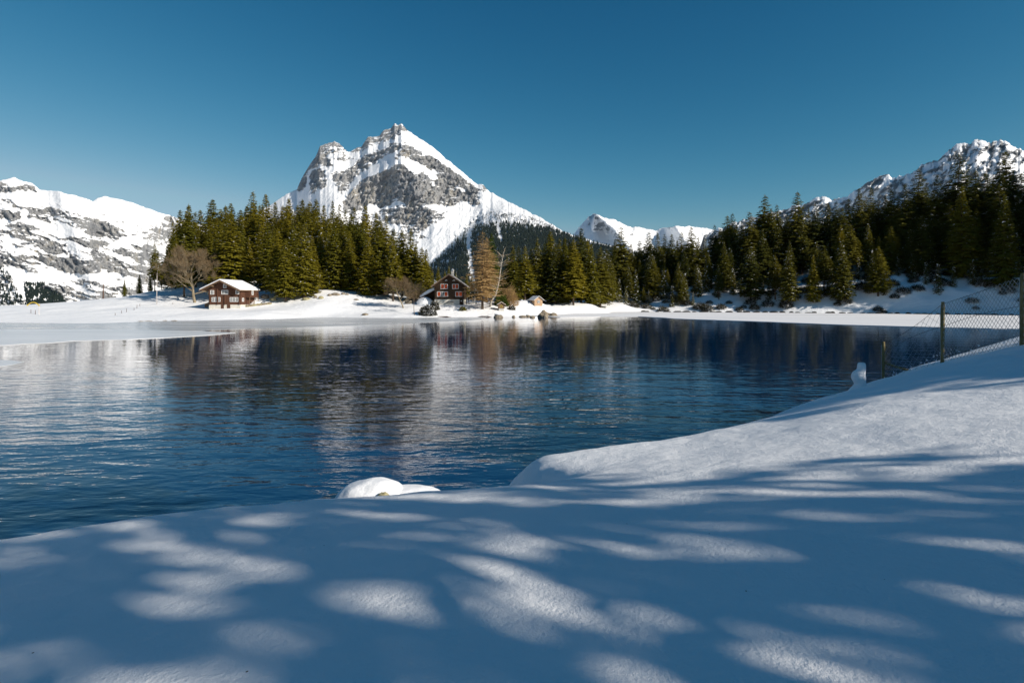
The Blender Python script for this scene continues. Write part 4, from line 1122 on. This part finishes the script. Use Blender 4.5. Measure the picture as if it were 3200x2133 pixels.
for px, py, L, lb in [(1385, 991.5, 60, 'dark driftwood log on the shore below the dark chalet'), (1515, 990.5, 46, 'thin driftwood branch left of the square boulder')]:
    x, y = wat(px, py)
    mb = MB()
    l = px_m(L, y)
    mb.tube([(-l / 2, 0.1, 0.0), (-l / 5, 0, 0.14), (l / 6, 0.05, 0.12), (l / 2, -0.1, -0.02)], [0.05, 0.11, 0.10, 0.03], 7)
    mb.tube([(0, 0, 0.12), (l * 0.16, -0.1, 0.22), (l * 0.27, -0.1, 0.2)], [0.06, 0.04, 0.02], 5)
    tag(mb.build('driftwood_log', M_stake, None, True, (x, y, 0)), lb, 'log')

for i in range(44):
    px = 1990 + 1215 * (i + rm.random() * 0.8) / 44
    py = float(np.interp(px, [2000, 2400, 2800, 3200], [974, 976, 980, 985]))
    shore_rock(px, py + 0.9, rm.uniform(12, 30), rm.uniform(3, 6.5), 120 + i % 12, f'dark stone along the foot of the steep bank, {ordinal(i + 1)} from the tan shed', M_darkstone, rough=0.35, sub=2)
# snow-capped boulder off the near bank
x, y = -2.72, 11.0
root = empty('snow_capped_boulder', (x, y, 0))
blob('snow_cap', (0.80, 0.62, 0.60), 91, M_snow_near, 0.10, 5, parent=root, freq=0.8, loc=(0, 0, -0.10))
blob('stone', (0.13, 0.12, 0.14), 92, M_lichen, 0.2, 4, parent=root, loc=(0.34, -0.46, 0.26))
blob('snow_shelf', (0.85, 0.5, 0.30), 93, M_snow_near, 0.10, 5, parent=root, freq=0.8, loc=(0.66, 0.1, 0.02))
tag(root, 'rounded boulder under a thick snow cap, a bare lichen patch showing, off the near bank', 'boulder')
# snow-plastered stump on the crest
gx, gy = 8.05, 13.2
gz = nground(gx, gy)
mb = MB()
mb.tube([(0.02, 0, -0.15), (0.02, 0, 0.0), (0.03, 0, 0.10), (0.02, 0, 0.18), (-0.02, 0, 0.27), (0.0, 0, 0.35), (0.05, 0, 0.40), (0.06, 0, 0.50), (0.062, 0, 0.60), (0.062, 0, 0.615)], [0.34, 0.20, 0.125, 0.13, 0.175, 0.15, 0.10, 0.095, 0.09, 0.04], 12)
o = mb.build('snowy_stump', M_snow_near, None, True, (gx, gy, gz - 0.02))
md = o.modifiers.new('subdivision', 'SUBSURF'); md.levels = md.render_levels = 2
tag(o, 'stump plastered with snow into a knobbly column on the near crest', 'stump')

# ------------------------------------------------------------------ chalets and huts
def chevron(half, ridge_z, eave_z, t, lift=0.0):
    return [(-half, eave_z + lift), (0, ridge_z + lift), (half, eave_z + lift), (half, eave_z + lift - t), (0, ridge_z + lift - t), (-half, eave_z + lift - t)]
def facebox(mb, face, a0, a1, z0, z1, d0, d1):
    """box on the front wall (a = x, outwards = -y) or on a side wall (a = y, outwards = +x)"""
    k, off = face
    if k == 'front':
        mb.box(a0, a1, off - d1, off - d0, z0, z1)
    else:
        mb.box(off + d0, off + d1, a0, a1, z0, z1)
def window(root, face, a0, a1, z0, z1, kinds='g', name='window', fr=0.085, muntin=True):
    n = len(kinds)
    f = MB()
    facebox(f, face, a0, a1, z0, z0 + fr, 0, 0.07); facebox(f, face, a0, a1, z1 - fr, z1, 0, 0.07)
    w = (a1 - a0 - fr) / n
    for i in range(n + 1):
        facebox(f, face, a0 + i * w, a0 + i * w + fr, z0 + fr, z1 - fr, 0, 0.068)
    o = f.build(name, M_white, root)
    for i, kd in enumerate(kinds):
        p0, p1, q0, q1 = a0 + i * w + fr, a0 + (i + 1) * w, z0 + fr, z1 - fr
        if kd == 'g':
            m = MB(); facebox(m, face, p0, p1, q0, q1, 0.004, 0.02); m.build('pane', M_glass, o)
            if muntin:
                m = MB(); c = (p0 + p1) / 2
                facebox(m, face, c - 0.018, c + 0.018, q0, q1, 0.022, 0.05)
                for h in (1, 2):
                    z_ = q0 + (q1 - q0) * h / 3; facebox(m, face, p0, c - 0.019, z_ - 0.015, z_ + 0.015, 0.022, 0.049); facebox(m, face, c + 0.019, p1, z_ - 0.015, z_ + 0.015, 0.022, 0.049)
                m.build('muntin', M_white, o)
        elif kd == 's':
            m = MB(); facebox(m, face, p0 + 0.03, p1 - 0.03, q0 + 0.02, q1 - 0.02, 0.004, 0.045)
            for h in range(5):
                z_ = q0 + (q1 - q0) * (h + 0.5) / 5; facebox(m, face, p0 + 0.07, p1 - 0.07, z_ - 0.05, z_ + 0.05, 0.046, 0.06)
            m.build('shutter', M_red, o)
        else:
            m = MB(); facebox(m, face, p0, p1, q0, q1, 0.004, 0.03); m.build('panel', M_white, o)
    return o
def snow_roof(root, half, ridge_z, eave_z, y0, y1, deep, mat_roof, mat_snow, t=0.16):
    roof = MB().prism(chevron(half, ridge_z, eave_z, t), y0, y1).build('roof', mat_roof, root)
    if deep:
        b = MB().prism(chevron(half - 0.04, ridge_z, eave_z + 0.02, deep - 0.006, deep), y0 + 0.05, y1 - 0.05)
        o = b.build('roof_snow', mat_snow, roof)
        bv = o.modifiers.new('bevel', 'BEVEL'); bv.width = deep * 0.4; bv.segments = 2
    m = MB()
    for sg in (-1, 1):      # barge boards along the front verge
        P = [(0, ridge_z - 0.02), (sg * half, eave_z - 0.02), (sg * half, eave_z - 0.26), (0, ridge_z - 0.26)]
        m.prism(P, y0 - 0.05, y0 - 0.004)
    m.build('barge_board', M_eave, roof)
    return roof

# brown chalet on the meadow shore
Y1 = 121.0
x1 = (694 - 1600) / F * Y1
z1 = EYE - (969 - HOR) / F * Y1
ch = empty('brown_chalet', (x1, Y1, z1))
tag(ch, 'red-brown timber chalet with white windows and thick roof snow on the meadow shore', 'chalet')
lx = lambda p: (p - 1600) / F * Y1 - x1
lz = lambda p: EYE - (p - HOR) / F * Y1 - z1
wl, wr, zb = lx(652), lx(752), lz(951.5)
MB().box(wl + 0.05, wr - 0.05, 0.03, 8.0, -0.8, zb - 0.003).build('plaster_base', M_plaster, ch)
MB().prism([(wl, zb), (wr, zb), (wr, 4.25), (0, 6.30), (wl, 4.25)], 0.0, 8.0).build('timber_wall', M_brown, ch)
snow_roof(ch, 4.35, lz(875.5), lz(906.5), -1.15, 9.1, 0.26, M_eave, M_snow_plain)
for p in (657, 680, 703.5, 749):
    MB().box(lx(p) - 0.11, lx(p) + 0.11, -0.17, -0.002, zb + 0.02, 3.3 if p != 680 else 4.6).build('log_end_post', M_brown, ch)
fr = ('front', 0.0)
window(ch, fr, lx(697.8), lx(707.5), lz(899.5), lz(887), 'g')
window(ch, fr, lx(657.5), lx(669), lz(919.8), lz(906.8), 'g')
window(ch, fr, lx(692.5), lx(713), lz(919.3), lz(906), 'gg')
window(ch, fr, lx(736.8), lx(747.3), lz(919), lz(906), 'g')
window(ch, fr, lx(662), lx(678.6) + 0.68, lz(942.6), lz(928.6), 'ggg')
window(ch, fr, lx(718.6), lx(745.2), lz(942.6), lz(928.6), 'ggg')
for a, b in ((690.5, 699.5), (709.5, 719.5)):
    d = MB().box(lx(a), lx(b), -0.02, 0.028, -0.3, zb - 0.03).build('cellar_door', M_brown, ch)
    MB().box(lx(b) - 0.16, lx(b) - 0.08, -0.05, -0.022, 0.5, 0.58).build('handle', M_dark, d)
sd_ = ('side', wr)
MB().box(wr + 0.002, wr + 1.0, 2.1, 6.3, lz(929), lz(911)).build('balcony_wall', M_brown, ch)
for y0 in (2.1, 6.2):
    MB().box(wr + 0.9, wr + 1.0, y0, y0 + 0.1, 0.9, lz(929)).build('balcony_post', M_oldwood, ch)
window(ch, ('side', wr + 1.0), 2.9, 3.7, lz(921), lz(908), 'g')
window(ch, sd_, 6.7, 7.4, lz(919), lz(907), 'g')
window(ch, sd_, 0.6, 1.4, lz(942), lz(931), 'g')
window(ch, sd_, 6.5, 7.6, lz(950), lz(928), 'gg', name='terrace_door')
for sg in (-1, 1):
    MB().box(sg * 3.7 - 0.09, sg * 3.7 + 0.09, -1.0, 0.0, 4.05, 4.22).build('purlin', M_oldwood, ch)
    MB().box(sg * 1.7 - 0.09, sg * 1.7 + 0.09, -1.0, 0.0, 5.02, 5.22).build('purlin', M_oldwood, ch)
MB().box(-0.09, 0.09, -1.0, 0.0, 5.95, 6.18).build('purlin', M_oldwood, ch)
# lean-to at the far side wall
MB().prism([(wl - 2.2, 0.6), (wl - 0.01, 0.6), (wl - 0.01, 2.3), (wl - 2.2, 1.3)], 2.5, 7.0).build('lean_to', M_oldwood, ch)
# dry stone wall and terrace
g0 = ray_ground(808, 957)
root = empty('stone_wall', g0)
rg = np.random.default_rng(12)
n_st = 0
for i in range(46):
    u = i / 45
    px = 770 + 78 * u; py = 957 - 9 * u
    q = ray_ground(px, py + 2) - g0
    for lay in range(2):
        o = blob('stone', (0.20 + 0.08 * rg.random(), 0.18, 0.13 + 0.05 * rg.random()), 200 + (i * 2 + lay) % 9, M_lichen if rg.random() < 0.5 else M_stone, 0.25, 1, parent=root, loc=(q.x + rg.normal(0, 0.05), q.y + rg.normal(0, 0.06), q.z + 0.05 + 0.24 * lay))
tag(root, 'dry stone wall of tan stones beside the brown chalet terrace', 'wall')
g = ray_ground(782, 950)
mb = MB(); mb.box(-0.9, 0.9, -0.35, 0.35, 0.70, 0.76)
t_ = empty('terrace_table', g); mb.build('tabletop', M_oldwood, t_)
for sx in (-0.8, 0.8):
    for sy in (-0.28, 0.28):
        MB().box(sx - 0.04, sx + 0.04, sy - 0.04, sy + 0.04, -0.2, 0.698).build('leg', M_oldwood, t_)
tag(t_, 'wooden table on the terrace beside the brown chalet', 'table')

# dark chalet with red shutters
Y2 = 126.0
x2 = (1404 - 1600) / F * Y2
z2 = EYE - (950.5 - HOR) / F * Y2
c2 = empty('dark_chalet', (x2, Y2, z2))
tag(c2, 'dark brown gabled chalet with orange-red shutters and a plaster base', 'chalet')
lx = lambda p: (p - 1600) / F * Y2 - x2
lz = lambda p: EYE - (p - HOR) / F * Y2 - z2
wl, wr, zb = lx(1357), lx(1450), lz(935)
MB().box(wl + 0.04, wr - 0.04, 0.03, 7.5, -0.9, zb - 0.003).build('plaster_base', M_plaster, c2)
re, ri = lz(894), lz(856)
MB().prism([(wl, zb), (wr, zb), (wr, re + 0.15), ((wl + wr) / 2, ri - 0.30), (wl, re + 0.15)], 0.0, 7.5).build('timber_wall', M_dark, c2)
rf = snow_roof(c2, 3.98, ri, re - 0.05, -1.0, 8.3, 0.05, M_greyroof, M_greyroof, 0.14)
mb = MB(); mb.box(0.25, 0.75, 2.0, 2.5, ri - 0.5, ri + 0.75)
cmy = mb.build('chimney', M_concrete, rf)
mb = MB(); mb.tube([(0.5, 2.25, ri + 0.75), (0.5, 2.25, ri + 0.95)], 0.34, 10); mb.build('chimney_cap', M_concrete, rf)
blob('chimney_cap_snow', (0.33, 0.33, 0.2), 5, M_snow_plain, 0.05, 2, parent=rf, loc=(0.5, 2.25, ri + 1.0))
window(c2, fr, lx(1377), lx(1399.4), lz(902.6), lz(887), 'ss')
window(c2, fr, lx(1413), lx(1433.6), lz(902.3), lz(887), 'ss')
window(c2, fr, lx(1366), lx(1400), lz(926.4), lz(910.7), 'sgs')
window(c2, fr, lx(1422.7), lx(1445.3), lz(926.4), lz(910.5), 'ss')
for p in (1394.2, 1418.5):
    mb = MB(); zc, xc = lz(877.5), lx(p)
    pts = [(xc + 0.26 * math.cos(math.pi * k / 10), zc + 0.26 * math.sin(math.pi * k / 10)) for k in range(11)] + [(xc - 0.13 * math.cos(math.pi * k / 8), zc + 0.13 * math.sin(math.pi * k / 8)) for k in range(9)]
    mb.prism(pts, -0.06, -0.002); mb.build('half_round_vent', M_white, c2)
d = MB().box(lx(1436), lx(1447.5), -0.03, 0.025, -0.3, zb - 0.02).build('cellar_door', M_dark, c2)
MB().box(lx(1439.5), lx(1444), -0.045, -0.033, lz(941), lz(939)).build('door_sign', M_white, d)
MB().box(lx(1394), lx(1418), -0.12, 0.024, lz(944.8), lz(943.2)).build('base_ledge', M_stake, c2)
for p in (1361.5, 1446):
    MB().box(lx(p) - 0.1, lx(p) + 0.1, -0.14, -0.002, zb + 0.02, re - 0.25).build('log_end_post', M_dark, c2)
MB().box(wr + 0.35, wr + 0.5, 0.6, 0.75, -0.3, re - 0.1).build('side_post', M_dark, c2)
MB().box(wr + 0.35, wr + 0.5, 6.6, 6.75, -0.3, re - 0.1).build('side_post', M_dark, c2)
# annexe with a snowed-up roof
MB().prism([(wl - 3.2, -0.2), (wl - 0.02, -0.2), (wl - 0.02, lz(905)), (wl - 3.2, lz(928))], 3.0, 7.3).build('annexe_wall', M_dark, c2)
an = MB().prism([(wl - 3.6, lz(930)), (wl - 0.02, lz(904)), (wl - 0.02, lz(906)), (wl - 3.6, lz(932))], 2.2, 7.8).build('annexe_roof', M_eave, c2)
MB().prism([(wl - 3.55, lz(929.8)), (wl - 0.03, lz(904)), (wl - 0.03, lz(896)), (wl - 1.8, lz(906)), (wl - 3.55, lz(923))], 2.12, 7.7).build('annexe_roof_snow', M_snow_plain, an)

blob('annexe_snow_drift', (1.9, 0.9, 1.5), 33, M_snow_plain, 0.12, 3, parent=c2, loc=(wl - 2.3, 1.7, 0.1))
# tan garden shed
g = ray_ground(1683, 957)
sh = empty('tan_shed', g, R(28))
k = g.y / F
w, l, h, rz_ = 29 * k / 2, 32 * k, 20 * k, 32 * k
MB().box(-w * 0.9, w * 0.9, 0.1, l - 0.1, -0.5, 0.10).build('plinth', M_concrete, sh)
MB().prism([(-w, 0.104), (w, 0.104), (w, h), (0, rz_ - 0.12), (-w, h)], 0, l).build('timber_wall', M_tan, sh)
rf = MB().prism(chevron(w + 0.38, rz_, h - 0.10, 0.07), -0.35, l + 0.3).build('roof', M_greyroof, sh)
MB().prism(chevron(w + 0.36, rz_, h - 0.09, 0.044, 0.05), -0.33, l + 0.28).build('roof_snow', M_snow_plain, rf)
wd = window(sh, ('front', 0.0), -0.28, 0.28, h * 0.52, h * 0.52 + 0.58, 'g', fr=0.05)
for sx in (-0.36, 0.30):
    MB().box(sx, sx + 0.06, -0.05, -0.003, h * 0.48, h * 0.52 + 0.6).build('window_trim', M_brown, sh)
tag(sh, 'small tan timber shed with one window and a frosted roof by the lake', 'shed')
# tiny hut
g = ray_ground(1567, 972)
hu = empty('tiny_hut', g, R(6))
k = g.y / F
MB().box(-0.55, 0.55, 0.05, 0.95, -0.5, 8 * k).build('stone_base', M_concrete, hu)
z0 = 8 * k + 0.004
MB().prism([(-0.68, z0), (0.68, z0), (0.68, z0 + 12 * k), (0, z0 + 18 * k), (-0.68, z0 + 12 * k)], 0, 1.1).build('timber_wall', M_oldwood, hu)
rf = MB().prism(chevron(0.98, z0 + 20 * k, z0 + 11.2 * k, 0.06), -0.28, 1.3).build('roof', M_tan, hu)
MB().prism(chevron(0.96, z0 + 20 * k, z0 + 11.3 * k, 0.054, 0.06), -0.24, 1.26).build('roof_snow', M_snow_plain, rf)
f = MB()
for a0, a1, q0, q1 in ((-0.17, -0.10, 0.18, 0.72), (0.10, 0.17, 0.18, 0.72), (-0.097, 0.097, 0.18, 0.25), (-0.097, 0.097, 0.65, 0.72)):
    f.box(a0, a1, -0.05, -0.003, z0 + q0, z0 + q1)
o = f.build('window', M_yellow, hu)
MB().box(-0.097, 0.097, -0.02, -0.003, z0 + 0.252, z0 + 0.648).build('pane', M_glass, o)
tag(hu, 'tiny wooden hut with a yellow-framed window on the shore', 'hut')
# pale stone trough by the dark chalet
g = ray_ground(1480, 949)
tr = empty('stone_trough', g)
MB().box(-0.7, 0.7, -0.3, 0.3, -0.3, 0.35).build('basin', M_concrete, tr)
MB().box(-0.35, 0.35, 0.32, 0.6, -0.3, 1.35).build('pillar', M_concrete, tr)
blob('snow_cap', (0.7, 0.34, 0.14), 7, M_snow_plain, 0.08, 3, parent=tr, loc=(0, 0, 0.36))
tag(tr, 'pale stone trough with a pillar and snow beside the dark chalet', 'trough')
# low fence boards behind the trough
g = ray_ground(1485, 943)
fb = empty('board_fence', g)
for k in range(2):
    MB().box(-2.6, 2.6, -0.03, 0.03, 0.25 + 0.35 * k, 0.42 + 0.35 * k).build('board', M_oldwood, fb)
for sx in (-2.4, 0, 2.4):
    MB().box(sx - 0.06, sx + 0.06, 0.034, 0.14, -0.3, 0.95).build('post', M_oldwood, fb)
tag(fb, 'low brown board fence behind the stone trough', 'fence')

# ------------------------------------------------------------------ poles, stakes, arch
def pole(px, top, base, r, mat, name, label, cat, sides=8, group=None):
    g = ray_ground(px, base)
    H = (base - top) * g.y / F
    o = MB().tube([(0, 0, -0.5), (0.0, 0, H * 0.5), (0.01 * H, 0, H)], [r, r * 0.9, r * 0.6], sides).build(name, mat, None, True, g)
    return tag(o, label, cat, group)
pole(322.5, 879, 924, 0.16, M_stake, 'wooden_mast', 'thick brown wooden mast on the meadow crest', 'mast')
pole(490, 852, 951, 0.07, M_polewhite, 'flagpole', 'tall pale pole standing on the snowy meadow', 'pole')
pole(1425.5, 846, 951, 0.055, M_polewhite, 'flagpole', 'thin pole in front of the dark chalet', 'pole')
for i, (px, t, b) in enumerate([(96.7, 966, 978.5), (110.5, 968.5, 982), (360, 977.5, 985), (380, 970, 979), (395.7, 963, 974.5), (419, 962, 968.5), (428, 952, 963), (437, 948, 956.5)]):
    pole(px, t, b, 0.045, M_stake, 'snow_stake', f'thin dark stake in the meadow snow, {ordinal(i + 1)} from the frame edge', 'stake', 6, 'stakes in the meadow snow')
pole(540, 945, 951, 0.05, M_stake, 'snow_stake', 'short stake in the snow close to the maple', 'stake', 6, 'stakes in the meadow snow')
g = ray_ground(122, 983)
ya = empty('arch_marker', g)
k = g.y / F
MB().tube([(0, 0, -0.4), (0, 0, 35 * k)], 0.05, 8).build('post', M_polewhite, ya)
pts = [((85 - 122 + (38 * u)) * k, 0.0, (983 - (955 - 10.5 * math.sin(math.pi * min(1, u * 0.98 + 0.02)))) * k) for u in np.linspace(0, 1, 13)]
MB().tube(pts, [0.09 if 0 < i < 12 else 0.14 for i in range(13)], 6).build('arch_bar', M_yellow, ya)
tag(ya, 'yellow arched bar on a thin post at the edge of the meadow', 'marker')

# ------------------------------------------------------------------ wire fence on the near crest
posts = [(11.42, 17.5, 1.32), (11.72, 15.5, 1.66), (11.22, 12.52, 1.58), (10.9, 9.9, 1.6)]
fe = empty('wire_fence', (11.5, 15, nground(11.5, 15)))
tag(fe, 'chain-link fence on weathered wooden posts running down to the lake', 'fence')
fo = fe.location
top, bot = [], []
rgf = np.random.default_rng(4)
for i, (x, y, h) in enumerate(posts):
    gz = nground(x, y)
    b = Vector((x, y, gz)) - fo
    lean = Vector((0.012, 0, 0)) * (1 if i else 0.5)
    r = 0.047 if i else 0.044
    n = 14
    mb = MB().tube([b + Vector((0, 0, -0.4)) + (Vector((0, 0, h + 0.4)) + lean * h) * (k / n) + Vector((rgf.normal(0, 0.002), rgf.normal(0, 0.002), 0)) for k in range(n + 1)], [r * (1 + rgf.normal(0, 0.02)) for k in range(n)] + [r * 0.8], 12)
    po = mb.build('post', M_post, fe, True)
    MB().tube([b + Vector((-0.052, 0, h * 0.05)), b + Vector((-0.050, 0, h * 0.93))], 0.006, 5).build('staple_rod', M_wire, po)
    bot.append(b + Vector((0, 0, 0.02))); top.append(b + Vector((0, 0, h - 0.06)))
def lerp2(i, u, v):
    a = bot[i].lerp(bot[i + 1], u); c = top[i].lerp(top[i + 1], u)
    if i == 0:
        c = c - Vector((0, 0, 0.10 * math.sin(math.pi * u)))
        a = a + Vector((0, 0, 0.0))
    return a.lerp(c, v)
for i in range(3):
    L = (bot[i + 1] - bot[i]).length; Hh = ((top[i] - bot[i]).length + (top[i + 1] - bot[i + 1]).length) / 2
    mb = MB()
    p = 0.24 if i == 0 else 0.14
    nrun = int(L / p)
    slope = Hh / L
    for sg in (1, -1):
        for k in range(-int(Hh / p), nrun + int(Hh / p) + 1):
            u0 = k * p
            # wire u = u0 + sg * v, v in 0..Hh, clipped to 0..L
            v0, v1 = (max(0, -u0), min(Hh, L - u0)) if sg == 1 else (max(0, u0 - L), min(Hh, u0))
            if v1 - v0 < 0.02:
                continue
            m = max(2, int((v1 - v0) / 0.3) + 1)
            pts = [lerp2(i, min(1, max(0, (u0 + sg * v) / L)), v / Hh) + Vector((rgf.normal(0, 0.004) , 0.004 * sg, rgf.normal(0, 0.004))) for v in np.linspace(v0, v1, m)]
            mb.tube(pts, 0.0036 if i == 0 else 0.0048, 3, False)
    tag(mb.build('wire_mesh', M_wire, fe), kind='stuff')
def wire(a, b, sag, r=0.005):
    return MB().tube([a.lerp(b, t) - Vector((0, 0, sag * math.sin(math.pi * t))) for t in np.linspace(0, 1, 13)], r, 5).build('tension_wire', M_wiredark, fe)
wire(top[0], top[1], 0.10); wire(top[1], top[2], 0.03); wire(top[2], top[3], 0.03)
wire(top[0] + Vector((0, 0, -0.30)), top[1] + Vector((0, 0, -0.62)), -0.10); wire(top[1] + Vector((0, 0, -0.62)), top[2] + Vector((0, 0, -0.66)), -0.06); wire(bot[0] + Vector((0, 0, 0.4)), bot[1] + Vector((0, 0, 0.5)), 0.02)
MB().tube([bot[0] + Vector((0.02, 0, 0.66)), Vector((12.0, 17.15, nground(12.0, 17.15) - 0.05)) - fo], [0.035, 0.035], 8).build('brace', M_post, fe, True)
K = []
for k in range(90):
    u = rgf.random(); i = 0 if k < 60 else 1
    q = lerp2(i, u, rgf.uniform(0.0, 0.16))
    d = unit(np.array([rgf.normal(0, 0.3), rgf.normal(0, 1), rgf.normal(0.4, 0.4)]))
    K.append(kites(np.array([q]), d[None], unit(np.cross(d, rgf.normal(0, 1, 3)))[None], np.array([rgf.uniform(0.04, 0.12)]), np.array([0.012])))
fv = np.concatenate(K).reshape(-1, 3)
tag(obj('wire_frost', mesh_from('wire_frost', fv, np.arange(len(fv)).reshape(-1, 4), M_snow_plain), fe), kind='stuff')


# ------------------------------------------------------------------ thin mountain air
hz = bpy.data.materials.new('thin_mountain_air')
hz.use_nodes = True
nt = hz.node_tree
nt.nodes.clear()
pv = nt.nodes.new('ShaderNodeVolumePrincipled'); out = nt.nodes.new('ShaderNodeOutputMaterial')
pv.inputs['Color'].default_value = (0.32, 0.62, 1.0, 1)
pv.inputs['Density'].default_value = 8e-6
nt.links.new(pv.outputs[0], out.inputs['Volume'])
o = MB().box(-9000, 9000, -600, 12500, -71.5, 2100).build('haze', hz)
tag(o, kind='stuff')
